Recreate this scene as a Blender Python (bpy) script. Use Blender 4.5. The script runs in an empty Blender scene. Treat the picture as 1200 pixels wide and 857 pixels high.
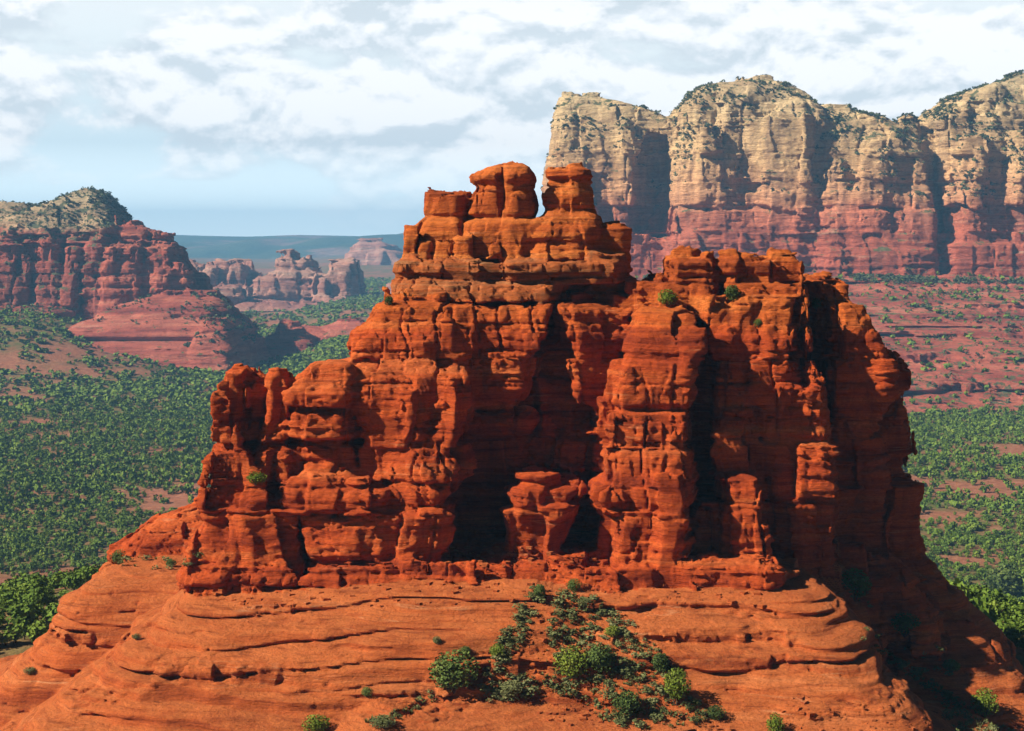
import bpy, math, random, time
import numpy as np
from concurrent.futures import ThreadPoolExecutor
from mathutils import Vector

T0 = time.time()
R = math.radians
SC = bpy.context.scene
COL = SC.collection
F32 = np.float32

# ------------------------------------------------------------------ camera
H = 150.0                      # camera height above the valley floor
FPX = 1846.0                   # focal length in photograph pixels (1200 wide)
HOR = 280.0                    # pixel row of the true horizon
cam_d = bpy.data.cameras.new('camera')
cam = bpy.data.objects.new('camera', cam_d)
COL.objects.link(cam)
cam.location = (0, 0, H)
cam.rotation_euler = (R(90), 0, 0)
cam_d.sensor_width = 36.0
cam_d.lens = 36.0 * FPX / 1200.0
cam_d.shift_y = -(428.5 - HOR) / 1200.0
cam_d.clip_start = 1.0
cam_d.clip_end = 60000.0
SC.camera = cam

# ------------------------------------------------------------------ light
SUN_EL, SUN_AZ = 36.0, 71.0    # elevation; degrees to the left of straight behind the camera
sun_d = bpy.data.lights.new('sun', 'SUN')
sun_d.energy = 5.0
sun_d.angle = R(0.5)
sun_d.color = (1.0, 0.94, 0.85)
sun = bpy.data.objects.new('sun', sun_d)
COL.objects.link(sun)
tos = Vector((-math.sin(R(SUN_AZ)) * math.cos(R(SUN_EL)), -math.cos(R(SUN_AZ)) * math.cos(R(SUN_EL)), math.sin(R(SUN_EL))))
sun.rotation_euler = tos.to_track_quat('Z', 'Y').to_euler()
sun.location = (-60, -40, 260)

SC.view_settings.view_transform = 'Standard'
SC.view_settings.look = 'None'
SC.view_settings.exposure = 0.8
SC.view_settings.gamma = 1.0
SC.view_settings.use_curve_mapping = False
SC.render.engine = 'CYCLES'
SC.cycles.use_denoising = True
try:
    SC.cycles.denoiser = 'OPENIMAGEDENOISE'
    SC.cycles.denoising_input_passes = 'RGB_ALBEDO_NORMAL'
except Exception:
    pass
SC.cycles.max_bounces = 5
SC.cycles.diffuse_bounces = 1
SC.cycles.volume_bounces = 0

# ------------------------------------------------------------------ node helper
class NT:
    def __init__(self, tree):
        self.t = tree; self.n = tree.nodes; self.l = tree.links
    def new(self, typ, **kw):
        nd = self.n.new(typ)
        for k, v in kw.items():
            setattr(nd, k, v)
        return nd
    def put(self, sock, v):
        if hasattr(v, 'is_linked') or isinstance(v, bpy.types.NodeSocket):
            self.l.new(v, sock)
        else:
            try:
                sock.default_value = v
            except Exception:
                sock.default_value = tuple(v) + (1.0,)
    def math(self, op, a, b=None, clamp=False):
        nd = self.new('ShaderNodeMath', operation=op, use_clamp=clamp)
        self.put(nd.inputs[0], a)
        if b is not None: self.put(nd.inputs[1], b)
        return nd.outputs[0]
    def vmul(self, v, s):
        nd = self.new('ShaderNodeVectorMath', operation='MULTIPLY')
        self.put(nd.inputs[0], v); nd.inputs[1].default_value = s
        return nd.outputs[0]
    def vadd(self, v, s):
        nd = self.new('ShaderNodeVectorMath', operation='ADD')
        self.put(nd.inputs[0], v); nd.inputs[1].default_value = s
        return nd.outputs[0]
    def noise(self, vec, scale, detail=4, rough=0.55, dist=0.0):
        nd = self.new('ShaderNodeTexNoise')
        self.put(nd.inputs['Vector'], vec)
        nd.inputs['Scale'].default_value = scale
        nd.inputs['Detail'].default_value = detail
        nd.inputs['Roughness'].default_value = rough
        nd.inputs['Distortion'].default_value = dist
        return nd.outputs['Fac']
    def ramp(self, fac, stops, interp='LINEAR'):
        nd = self.new('ShaderNodeValToRGB')
        cr = nd.color_ramp; cr.interpolation = interp
        while len(cr.elements) > 1: cr.elements.remove(cr.elements[-1])
        for i, (p, c) in enumerate(stops):
            e = cr.elements[0] if i == 0 else cr.elements.new(p)
            e.position = p
            e.color = (c, c, c, 1) if isinstance(c, (int, float)) else tuple(c) + (1,)
        self.put(nd.inputs[0], fac)
        return nd.outputs[0]
    def mix(self, fac, a, b, blend='MIX'):
        nd = self.new('ShaderNodeMix', data_type='RGBA', blend_type=blend)
        self.put(nd.inputs[0], fac); self.put(nd.inputs[6], a); self.put(nd.inputs[7], b)
        return nd.outputs[2]
    def remap(self, v, a, b, c=0.0, d=1.0, smooth=False):
        nd = self.new('ShaderNodeMapRange')
        if smooth: nd.interpolation_type = 'SMOOTHSTEP'
        self.put(nd.inputs[0], v)
        for i, q in enumerate((a, b, c, d)): nd.inputs[i + 1].default_value = q
        return nd.outputs[0]
    def sep(self, v):
        nd = self.new('ShaderNodeSeparateXYZ'); self.put(nd.inputs[0], v); return nd.outputs
    def comb(self, x, y, z):
        nd = self.new('ShaderNodeCombineXYZ')
        for i, q in enumerate((x, y, z)): self.put(nd.inputs[i], q)
        return nd.outputs[0]

# ------------------------------------------------------------------ world sky
world = bpy.data.worlds.new('World')
SC.world = world
world.use_nodes = True
w = NT(world.node_tree)
w.n.clear()
sky = w.new('ShaderNodeTexSky', sky_type='NISHITA')
sky.sun_disc = False
sky.sun_elevation = R(SUN_EL)
sky.sun_rotation = R(180 + SUN_AZ)
sky.altitude = 1300
sky.dust_density = 0.4
tc = w.new('ShaderNodeTexCoord')
gen = tc.outputs['Generated']
s = w.sep(gen)
el = s[2]                                            # sine of the elevation
fwd = w.remap(s[1], 0.5, 0.92, 0.0, 1.0, True)        # the bright cloud bank stands over the far plateau
veil = w.math('MULTIPLY', w.remap(el, 0.13, 0.30, 1.0, 0.0, True), fwd)
big = w.noise(w.vmul(gen, (1.0, 1.0, 2.4)), 4.6, 3, 0.5, 0.1)
puff = w.noise(w.vmul(gen, (1.0, 1.0, 1.9)), 11.0, 10, 0.57, 0.15)
puff_b = w.noise(w.vmul(w.vadd(gen, (0, 0, 0.008)), (1.0, 1.0, 1.9)), 11.0, 10, 0.57, 0.15)   # the same clouds a little higher up: sunlit tops, grey bases
streak = w.noise(w.vmul(gen, (1.0, 1.0, 9.0)), 5.0, 5, 0.5, 0.1)
band = w.ramp(w.math('MULTIPLY', el, 6.0, True), [(0.0, 0.01), (0.10, 0.06), (0.25, 0.10), (0.6, 0.10), (0.9, 0.06)])
dens = w.math('ADD', w.math('ADD', w.math('ADD', w.math('MULTIPLY', big, 0.45), w.math('MULTIPLY', streak, 0.17)), w.math('MULTIPLY', puff, 0.45)), band)
cmask = w.remap(dens, 0.535, 0.60, 0.0, 1.0, True)
lit = w.remap(w.math('SUBTRACT', puff, puff_b), -0.10, 0.10, 0.0, 1.0)
cloudcol = w.ramp(w.math('ADD', w.math('MULTIPLY', lit, 0.7), w.math('MULTIPLY', w.remap(dens, 0.56, 0.75), 0.3)), [(0.22, (0.44, 0.49, 0.53)), (0.40, (0.55, 0.58, 0.61)), (0.58, (0.66, 0.665, 0.67))])
clear = w.ramp(w.math('MULTIPLY', el, 6.0, True), [(0.0, (0.58, 0.68, 0.71)), (0.15, (0.54, 0.65, 0.69)), (0.35, (0.46, 0.56, 0.61)), (0.7, (0.53, 0.585, 0.61)), (1.0, (0.57, 0.60, 0.62))])
low = w.mix(cmask, clear, cloudcol)
low = w.mix(w.remap(el, 0.0, 0.06, 0.85, 0.0), low, (0.98, 1.08, 1.08))
nb = w.mix(1.0, sky.outputs[0], (0.012, 0.012, 0.012), 'MULTIPLY')
skycol = w.mix(veil, nb, low)
bg = w.new('ShaderNodeBackground')
w.put(bg.inputs[0], skycol)
bg.inputs[1].default_value = 1.0
wo = w.new('ShaderNodeOutputWorld')
w.l.new(bg.outputs[0], wo.inputs[0])

# ------------------------------------------------------------------ materials
def new_mat(name):
    m = bpy.data.materials.new(name)
    m.use_nodes = True
    t = NT(m.node_tree)
    t.n.clear()
    out = t.new('ShaderNodeOutputMaterial')
    b = t.new('ShaderNodeBsdfPrincipled')
    b.inputs['Roughness'].default_value = 0.95
    b.inputs['Specular IOR Level'].default_value = 0.12
    t.l.new(b.outputs[0], out.inputs[0])
    pos = t.new('ShaderNodeNewGeometry').outputs['Position']
    return m, t, b, pos

def bump(t, b, hgt, strength, dist):
    nd = t.new('ShaderNodeBump')
    nd.inputs['Strength'].default_value = strength
    nd.inputs['Distance'].default_value = dist
    t.put(nd.inputs['Height'], hgt)
    t.l.new(nd.outputs[0], b.inputs['Normal'])

def rock_mat(name, S, cols, streak_col, pale_col, pale_amt=0.5, zbands=None, bumpd=0.3, veg=None, varnish=0.5, flat_col=None):
    """S = size of the bedding in metres; zbands = [(z, colour)] = beds of a different stone at that height"""
    m, t, b, pos = new_mat(name)
    warp = t.noise(pos, 0.03 / S, 3, 0.5)
    p = t.sep(pos)
    z = t.math('ADD', p[2], t.math('MULTIPLY', warp, 3.0 * S))
    lay = t.comb(t.math('MULTIPLY', p[0], 0.05), t.math('MULTIPLY', p[1], 0.05), z)
    n1 = t.noise(lay, 0.55 / S, 6, 0.62)
    c = t.ramp(n1, [(0.33, cols[0]), (0.45, cols[1]), (0.56, cols[2]), (0.70, cols[3])])
    if zbands:
        zb = t.remap(t.math('ADD', p[2], t.math('MULTIPLY', t.math('SUBTRACT', t.noise(pos, 0.06 / S, 4), 0.5), 7.0 * S)),
                     zbands[0][0], zbands[-1][0])
        span = zbands[-1][0] - zbands[0][0]
        tint = t.ramp(zb, [((q - zbands[0][0]) / span, cc) for q, cc in zbands])
        c = t.mix(1.0, c, tint, 'MULTIPLY')
    blot = t.noise(pos, 0.22 / S, 5, 0.6)
    c = t.mix(1.0, c, t.ramp(blot, [(0.3, (0.78, 0.72, 0.70)), (0.5, (1, 1, 1)), (0.72, (1.14, 1.12, 1.08))]), 'MULTIPLY')
    st = t.noise(t.comb(t.math('MULTIPLY', p[0], 1.0), t.math('MULTIPLY', p[1], 1.0), t.math('MULTIPLY', p[2], 0.10)), 0.6 / S, 5, 0.6)
    nz = t.sep(t.new('ShaderNodeNewGeometry').outputs['Normal'])[2]
    steep = t.remap(nz, 0.25, 0.6, 1.0, 0.0)
    c = t.mix(t.math('MULTIPLY', t.math('MULTIPLY', t.ramp(st, [(0.50, 0.0), (0.72, 1.0)]), varnish), steep), c, streak_col)
    thin = t.noise(lay, 1.7 / S, 2, 0.4)
    patch = t.noise(pos, 0.10 / S, 3)
    pal = t.math('MULTIPLY', t.ramp(thin, [(0.63, 0.0), (0.67, 1.0), (0.71, 0.0)]), t.ramp(patch, [(0.48, 0.0), (0.62, pale_amt)]))
    c = t.mix(pal, c, pale_col)
    if flat_col:
        fl = t.math('MULTIPLY', t.remap(nz, 0.72, 0.93, 0.0, 1.0), t.ramp(t.noise(pos, 0.5 / S, 4), [(0.35, 0.25), (0.6, 0.85)]))
        c = t.mix(fl, c, flat_col)
    if veg:
        vn = t.noise(pos, veg[1], 4, 0.7)
        vf = t.math('MULTIPLY', t.ramp(vn, [(veg[2], 0.0), (veg[2] + 0.06, 1.0)]), t.remap(nz, 0.28, 0.6, 0.0, 1.0))
        c = t.mix(vf, c, veg[0])
    t.put(b.inputs['Base Color'], c)
    lines = t.noise(lay, 3.2 / S, 3, 0.6)
    c = t.mix(1.0, c, t.ramp(lines, [(0.30, (0.55, 0.50, 0.48)), (0.42, (0.92, 0.92, 0.92)), (0.62, (1.05, 1.05, 1.05)), (0.74, (1.20, 1.26, 1.30))]), 'MULTIPLY')
    fine = t.noise(t.comb(p[0], p[1], t.math('MULTIPLY', z, 2.2)), 2.6 / S, 6, 0.72)
    c = t.mix(1.0, c, t.ramp(fine, [(0.32, (0.66, 0.62, 0.60)), (0.48, (1, 1, 1)), (0.70, (1.16, 1.18, 1.18))]), 'MULTIPLY')
    t.put(b.inputs['Base Color'], c)
    h1 = t.noise(pos, 1.6 / S, 8, 0.74)
    h2 = t.noise(t.comb(p[0], p[1], t.math('MULTIPLY', z, 5.0)), 0.7 / S, 7, 0.68)
    hh = t.math('ADD', t.math('MULTIPLY', h1, 0.55), t.math('MULTIPLY', h2, 0.8))
    bump(t, b, hh, 1.0, bumpd * 1.7 * S)
    return m

RED = [(0.24, 0.033, 0.008), (0.39, 0.058, 0.011), (0.48, 0.084, 0.016), (0.55, 0.130, 0.032)]
APR = [(0.25, 0.048, 0.012), (0.39, 0.082, 0.019), (0.46, 0.108, 0.026), (0.52, 0.160, 0.050)]
M_CLIFF = rock_mat('red_sandstone', 1.0, RED, (0.09, 0.018, 0.010), (0.55, 0.23, 0.10), 0.45,
                   [(100, (1.05, 1.25, 1.2)), (112, (1.0, 1.0, 1.0)), (138, (1.0, 1.0, 1.0)), (141.5, (1.03, 1.35, 1.2)), (150, (1.0, 1.4, 1.25)), (160, (1.0, 1.3, 1.2))])
M_APRON = rock_mat('orange_slickrock', 0.8, APR, (0.19, 0.036, 0.013), (0.58, 0.30, 0.14), 0.55, varnish=0.55, bumpd=0.35, flat_col=(0.48, 0.130, 0.034))
M_LEDGE = rock_mat('grey_green_ledge', 0.7, [(0.12, 0.055, 0.02), (0.26, 0.075, 0.02), (0.40, 0.10, 0.024), (0.30, 0.13, 0.05)], (0.11, 0.08, 0.04), (0.34, 0.22, 0.10), 0.5)
FARS = [(0.19, 0.042, 0.030), (0.32, 0.074, 0.045), (0.42, 0.115, 0.066), (0.48, 0.19, 0.11)]
M_MESA = rock_mat('banded_mesa_stone', 9.0, [(0.72, 0.68, 0.66), (0.95, 0.91, 0.88), (1.1, 1.08, 1.05), (1.18, 1.18, 1.16)], (0.22, 0.11, 0.075), (0.60, 0.45, 0.28), 0.4,
                  [(100, (0.40, 0.095, 0.055)), (160, (0.44, 0.120, 0.065)), (186, (0.48, 0.16, 0.085)), (203, (0.56, 0.27, 0.13)), (250, (0.58, 0.37, 0.175)), (300, (0.57, 0.40, 0.20)), (360, (0.48, 0.37, 0.21))],
                  veg=((0.12, 0.12, 0.05), 0.07, 0.54), varnish=0.55)
M_WMESA = rock_mat('pale_capped_red_stone', 8.0, [(0.66, 0.62, 0.60), (0.86, 0.82, 0.80), (1.0, 0.98, 0.96), (1.05, 1.05, 1.05)], (0.17, 0.055, 0.045), (0.55, 0.32, 0.2), 0.3,
                   [(60, (0.36, 0.095, 0.060)), (150, (0.35, 0.088, 0.058)), (166, (0.42, 0.16, 0.095)), (172, (0.50, 0.34, 0.19)), (215, (0.46, 0.36, 0.21))],
                   veg=((0.10, 0.105, 0.05), 0.08, 0.50), varnish=0.55)
M_KNOLL = rock_mat('pink_ledge_rock', 6.0, FARS, (0.20, 0.06, 0.045), (0.56, 0.30, 0.2), 0.5, veg=((0.085, 0.11, 0.04), 0.08, 0.60), varnish=0.3)
M_BENCH = rock_mat('red_bench_rock', 6.0, FARS, (0.20, 0.06, 0.045), (0.58, 0.36, 0.22), 0.5, veg=((0.105, 0.105, 0.045), 0.09, 0.53), varnish=0.3)
M_FAR = rock_mat('far_red_rock', 14.0, [(0.30, 0.11, 0.08), (0.38, 0.16, 0.11), (0.46, 0.22, 0.15), (0.52, 0.32, 0.22)], (0.22, 0.10, 0.09), (0.60, 0.45, 0.30), 0.5, varnish=0.4)

def ground_mat():
    m, t, b, pos = new_mat('valley_soil')
    n1 = t.noise(pos, 0.012, 6, 0.65)
    n2 = t.noise(pos, 0.18, 5, 0.7)
    soil = t.ramp(n2, [(0.3, (0.20, 0.065, 0.035)), (0.55, (0.32, 0.115, 0.06)), (0.75, (0.40, 0.19, 0.11))])
    grass = t.ramp(n2, [(0.3, (0.045, 0.075, 0.015)), (0.6, (0.085, 0.115, 0.026)), (0.8, (0.15, 0.13, 0.05))])
    f = t.ramp(n1, [(0.36, 0.97), (0.54, 0.80), (0.66, 0.20)])
    f = t.math('MULTIPLY', f, t.ramp(t.noise(pos, 0.06, 4, 0.6), [(0.4, 1.0), (0.66, 0.35)]))
    at = t.new('ShaderNodeAttribute', attribute_name='open_soil').outputs['Fac']
    f = t.math('MULTIPLY', f, t.math('SUBTRACT', 1.0, t.math('MULTIPLY', at, 0.85), True))
    c = t.mix(f, soil, grass)
    t.put(b.inputs['Base Color'], c)
    bump(t, b, t.noise(pos, 0.3, 5, 0.65), 0.7, 1.5)
    return m
M_GROUND = ground_mat()

def hills_mat():
    m, t, b, pos = new_mat('wooded_hillside')
    n = t.noise(pos, 0.0016, 6, 0.65)
    c = t.ramp(n, [(0.35, (0.03, 0.055, 0.028)), (0.52, (0.07, 0.09, 0.045)), (0.60, (0.20, 0.12, 0.09)), (0.75, (0.32, 0.19, 0.14))])
    t.put(b.inputs['Base Color'], c)
    bump(t, b, t.noise(pos, 0.004, 6, 0.7), 1.0, 60.0)
    return m
M_HILLS = hills_mat()

def leaf_mat(name, dark, mid, light, sc=0.9):
    m, t, b, pos = new_mat(name)
    n = t.noise(pos, sc, 3, 0.6)
    big = t.noise(pos, sc * 0.09, 3, 0.6)
    v = t.math('ADD', t.math('MULTIPLY', n, 0.42), t.math('MULTIPLY', big, 0.58))
    c = t.ramp(v, [(0.34, dark), (0.50, mid), (0.66, light)])
    t.put(b.inputs['Base Color'], c)
    b.inputs['Roughness'].default_value = 0.75
    return m
M_PINE = leaf_mat('woodland_foliage', (0.044, 0.078, 0.010), (0.110, 0.172, 0.018), (0.205, 0.250, 0.034))
M_SCRUB = leaf_mat('mesa_scrub_foliage', (0.045, 0.062, 0.028), (0.080, 0.100, 0.042), (0.15, 0.16, 0.07), 0.5)
M_JUN = leaf_mat('juniper_foliage', (0.036, 0.056, 0.014), (0.075, 0.110, 0.022), (0.150, 0.185, 0.040), 2.2)
M_BRIGHT = leaf_mat('bright_shrub_foliage', (0.055, 0.085, 0.009), (0.12, 0.165, 0.014), (0.21, 0.23, 0.035), 2.2)
M_GREY = leaf_mat('grey_sage_foliage', (0.065, 0.075, 0.022), (0.125, 0.135, 0.045), (0.22, 0.21, 0.085), 2.2)
M_TUFT = leaf_mat('dry_grass_blades', (0.075, 0.09, 0.022), (0.14, 0.155, 0.045), (0.27, 0.24, 0.09), 1.6)

def bark_mat():
    m, t, b, pos = new_mat('juniper_bark')
    t.put(b.inputs['Base Color'], t.ramp(t.noise(pos, 6.0, 4), [(0.3, (0.05, 0.03, 0.02)), (0.7, (0.16, 0.10, 0.07))]))
    return m
M_BARK = bark_mat()

# ------------------------------------------------------------------ object helpers
def tag(o, label=None, cat=None, group=None, kind=None):
    if label: o['label'] = label
    if cat: o['category'] = cat
    if group: o['group'] = group
    if kind: o['kind'] = kind
    return o

def empty(name, loc):
    o = bpy.data.objects.new(name, None)
    o.empty_display_size = 1.0
    o.location = loc
    COL.objects.link(o)
    return o

def mesh_np(name, V, Q, mats, mat_idx=None, smooth=True, normals=None, nside=4):
    me = bpy.data.meshes.new(name)
    nv, nf = len(V), len(Q)
    me.vertices.add(nv)
    me.vertices.foreach_set('co', np.ascontiguousarray(V, dtype=F32).ravel())
    me.loops.add(nf * nside)
    me.loops.foreach_set('vertex_index', np.ascontiguousarray(Q, dtype=np.int32).ravel())
    me.polygons.add(nf)
    me.polygons.foreach_set('loop_start', np.arange(0, nf * nside, nside, dtype=np.int32))
    try:
        me.polygons.foreach_set('loop_total', np.full(nf, nside, dtype=np.int32))
    except Exception:
        pass
    for m in (mats if isinstance(mats, (list, tuple)) else [mats]):
        me.materials.append(m)
    if mat_idx is not None:
        me.polygons.foreach_set('material_index', np.ascontiguousarray(mat_idx, dtype=np.int32))
    me.polygons.foreach_set('use_smooth', np.full(nf, smooth, dtype=bool))
    me.update(calc_edges=True)
    if normals is not None:
        me.normals_split_custom_set_from_vertices(normals.tolist())
    return me

def link(name, me, parent=None, loc=None):
    o = bpy.data.objects.new(name, me)
    if loc is not None: o.location = loc
    COL.objects.link(o)
    if parent is not None: o.parent = parent
    return o

# ------------------------------------------------------------------ noise fields
_rng = np.random.default_rng(11)
TAB = _rng.random((32, 32, 32)).astype(F32)
TABF = TAB.ravel()
def vnoise(x, y, z, seed=0):
    x = x + seed * 7.31; y = y + seed * 3.17; z = z + seed * 5.93
    ix = np.floor(x); iy = np.floor(y); iz = np.floor(z)
    fx = x - ix; fy = y - iy; fz = z - iz
    ix = ix.astype(np.int32); iy = iy.astype(np.int32); iz = iz.astype(np.int32)
    fx = fx * fx * (3 - 2 * fx); fy = fy * fy * (3 - 2 * fy); fz = fz * fz * (3 - 2 * fz)
    x0 = (ix & 31) << 10; x1 = ((ix + 1) & 31) << 10
    y0 = (iy & 31) << 5; y1 = ((iy + 1) & 31) << 5
    z0 = iz & 31; z1 = (iz + 1) & 31
    def L(a, b, f): return a + (b - a) * f
    c00 = L(TABF[x0 | y0 | z0], TABF[x1 | y0 | z0], fx)
    c10 = L(TABF[x0 | y1 | z0], TABF[x1 | y1 | z0], fx)
    c01 = L(TABF[x0 | y0 | z1], TABF[x1 | y0 | z1], fx)
    c11 = L(TABF[x0 | y1 | z1], TABF[x1 | y1 | z1], fx)
    return L(L(c00, c10, fy), L(c01, c11, fy), fz) * 2 - 1       # -1..1

HT = _rng.random((64, 64, 64)).astype(F32).ravel()
def hash3(i, j, k):
    return HT[((i & 63) << 12) | ((j & 63) << 6) | (k & 63)]

def worley(x, y, k):
    """2-D cells, a different pattern for every integer k: nearest cell hash and distance to its border"""
    ix = np.floor(x).astype(np.int32); iy = np.floor(y).astype(np.int32)
    d1 = np.full(x.shape, 9.0, F32); d2 = np.full(x.shape, 9.0, F32); hid = np.zeros(x.shape, F32)
    for a in (-1, 0, 1):
        for b in (-1, 0, 1):
            ci = ix + a; cj = iy + b
            px = ci + 0.12 + 0.76 * hash3(ci, cj, k); py = cj + 0.12 + 0.76 * hash3(cj + 17, ci + 5, k + 9)
            d = (x - px) ** 2 + (y - py) ** 2
            nearer = d < d1
            d2 = np.where(nearer, d1, np.minimum(d2, d))
            hid = np.where(nearer, hash3(ci + 31, cj + 3, k + 21), hid)
            d1 = np.where(nearer, d, d1)
    return hid, np.sqrt(d2) - np.sqrt(d1)

def sst(x, a, b):
    t = np.clip((x - a) / (b - a), 0, 1)
    return t * t * (3 - 2 * t)

# ------------------------------------------------------------------ rock masses: stacked columns, then bedding, joints and weathering
class Column:
    """rows: (z, x_left, x_right, y_front, y_back) from top to bottom"""
    def __init__(self, part, rows, rnd=0.5, cut=False, k=0.4, kind=0, grow=None):
        rows = sorted(rows)
        a = np.array(rows, dtype=np.float64)
        self.z, self.xl, self.xr, self.yf, self.yb = (a[:, i].copy() for i in range(5))
        self.part, self.rnd, self.cut, self.k, self.kind, self.grow = part, rnd, cut, k, kind, grow
        self.lo = np.array([self.xl.min(), self.yf.min(), self.z[0]])
        self.hi = np.array([self.xr.max(), self.yb.max(), self.z[-1]])

def layers(seed, z0, z1, tmin, tmax):
    rg = np.random.default_rng(seed)
    e = [z0]
    while e[-1] < z1:
        e.append(e[-1] + tmin + (tmax - tmin) * rg.random() ** 1.6)
    return np.array(e, F32), (rg.random(len(e) + 1).astype(F32) * 2 - 1), rg.integers(0, 60, len(e) + 1).astype(np.int32)

class Rock:
    def __init__(self, cols, voxel, lo, hi, S, seed, tmin, tmax, amp, field=None, zwarp=None, flute=0.0):
        self.cols = cols; self.h = voxel; self.lo = np.array(lo, float); self.hi = np.array(hi, float)
        self.S = S; self.seed = seed; self.amp = amp; self.field = field; self.zwarp = zwarp; self.flute = flute
        self.E, self.off, self.grp = layers(seed, lo[2] - 30 * S, hi[2] + 30 * S, tmin, tmax)
        self.E2, self.off2, _ = layers(seed + 9, lo[2] - 30 * S, hi[2] + 30 * S, 0.28 * S, 0.95 * S)
        gid = np.cumsum(np.random.default_rng(seed + 5).random(len(self.grp)) < 0.26)
        self.grp = gid.astype(np.int32)
    def base(self, x, y, z, lo, hi, want_id=True):
        S = self.S
        wx = x + F32(0.85 * S) * vnoise(x / (7 * S), y / (7 * S), z / (9 * S), self.seed) + F32(0.5 * S) * vnoise(x / (2.6 * S), y / (2.6 * S), z / (5 * S), self.seed + 1)
        wy = y + F32(0.85 * S) * vnoise(x / (7 * S), y / (7 * S), z / (9 * S), self.seed + 2) + F32(0.5 * S) * vnoise(x / (2.6 * S), y / (2.6 * S), z / (5 * S), self.seed + 3)
        best = np.full(x.shape, 60.0 * S, F32); pid = np.zeros(x.shape, np.int16); kind = np.zeros(x.shape, np.int8)
        mar = 5.0 * S
        for c in self.cols:
            if c.cut: continue
            if np.any(c.lo - mar > hi) or np.any(c.hi + mar < lo): continue
            zz = z
            if c.kind == 1 and self.zwarp is not None: zz = self.zwarp(wx, wy, z)
            d = self._cd(c, wx, wy, zz)
            m = d < best
            pid[m] = c.part; kind[m] = c.kind
            k = c.k * S
            hh = np.clip(0.5 + 0.5 * (best - d) / k, 0, 1)
            best = best + (d - best) * hh - k * hh * (1 - hh)
        if self.field is not None:
            d, p, kd = self.field(wx, wy, z)
            m = d < best
            pid[m] = p; kind[m] = kd
            best = np.minimum(best, d)
        for c in self.cols:
            if not c.cut: continue
            if np.any(c.lo - mar > hi) or np.any(c.hi + mar < lo): continue
            best = np.maximum(best, -self._cd(c, wx, wy, z))
        return best, pid, kind
    def _cd(self, c, x, y, z):
        # column distance for arrays of any shape
        zf = z.ravel()
        zc = np.clip(zf, c.z[0], c.z[-1])
        xl = np.interp(zc, c.z, c.xl); xr = np.interp(zc, c.z, c.xr)
        yf = np.interp(zc, c.z, c.yf); yb = np.interp(zc, c.z, c.yb)
        ax = ((xr - xl) / 2).astype(F32).reshape(z.shape); ay = ((yb - yf) / 2).astype(F32).reshape(z.shape)
        cx = ((xr + xl) / 2).astype(F32).reshape(z.shape); cy = ((yf + yb) / 2).astype(F32).reshape(z.shape)
        r = np.minimum(ax, ay) * F32(c.rnd)
        qx = np.abs(x - cx) - ax + r
        qy = np.abs(y - cy) - ay + r
        d = np.sqrt(np.maximum(qx, 0) ** 2 + np.maximum(qy, 0) ** 2) + np.minimum(np.maximum(qx, qy), 0) - r
        if c.grow is not None: d = d - F32(c.grow[0]) * (vnoise(x / F32(c.grow[2]), y / F32(c.grow[2]), z / F32(c.grow[3]), 77) + F32(c.grow[1]))
        return np.maximum(d, np.maximum(z - F32(c.z[-1]), F32(c.z[0]) - z))
    def detail(self, x, y, z, kind):
        S = self.S; A = self.amp
        sd = self.seed
        zz = z + F32(0.55 * S) * vnoise(x / (11 * S), y / (11 * S), z / (20 * S), sd + 4) + F32(0.12 * S) * vnoise(x / (1.7 * S), y / (1.7 * S), z / (4 * S), sd + 5)
        i = np.searchsorted(self.E, zz) - 1
        e0 = self.E[i]; th = self.E[i + 1] - e0
        u = (zz - e0) / th
        v = np.abs(2 * u - 1)
        jm = sst(vnoise(x / (9 * S), y / (9 * S), z / (7 * S), sd + 20), -0.35, 0.45)     # where the joints are open
        out = self.off[i] * F32(0.32 * A[0] * S)
        out -= v ** 16 * F32(0.52 * A[0] * S) * np.minimum(th / (1.2 * S), 1.2) * (0.35 + 0.65 * jm)
        g = self.grp[i]
        xo = x + F32(0.28 * S) * vnoise(x / (2.4 * S), y / (2.4 * S), z / (2.2 * S), sd + 6) + F32(1.0 * S) * vnoise(x / (8 * S), y / (8 * S), z / (6 * S), sd + 21)
        yo = y + F32(0.28 * S) * vnoise(x / (2.4 * S), y / (2.4 * S), z / (2.2 * S), sd + 7)
        hid, edge = worley(xo / (4.0 * S), yo / (3.6 * S), g)
        out += (hid - 0.5) * F32(1.75 * A[1] * S)
        out -= (1 - sst(edge, 0.0, 0.075)) * F32(0.95 * A[1] * S) * (0.2 + 0.8 * jm)
        hid2, edge2 = worley(xo / (1.75 * S) + 13.7, yo / (1.4 * S), i.astype(np.int32))
        out += (hid2 - 0.5) * F32(0.62 * A[1] * S) * (0.45 + 0.75 * jm)
        out -= (1 - sst(edge2, 0.0, 0.12)) * F32(0.28 * A[1] * S) * jm
        z2 = zz + F32(0.25 * S) * vnoise(x / (3 * S), y / (3 * S), z / (2 * S), sd + 22)
        i2 = np.searchsorted(self.E2, z2) - 1
        h3, e3 = worley(xo / (0.85 * S) + 3.1, yo / (0.75 * S), i2.astype(np.int32))
        lm = sst(vnoise(x / (8 * S), y / (8 * S), z / (3.5 * S), sd + 23), -0.3, 0.5)      # thinly bedded zones
        out += (self.off2[i2] * F32(0.30 * S) + (h3 - 0.5) * F32(0.34 * S)) * (0.25 + 0.75 * lm) * A[2]
        if self.flute:
            out += F32(self.flute * S) * (vnoise(x / (4.2 * S), y / (4.2 * S), z / (26 * S), sd + 12) + 0.5 * vnoise(x / (1.9 * S), y / (1.9 * S), z / (14 * S), sd + 13))
        fb = vnoise(x / (2.4 * S), y / (2.4 * S), z / (1.8 * S), sd + 8) * F32(0.20 * S)
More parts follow.
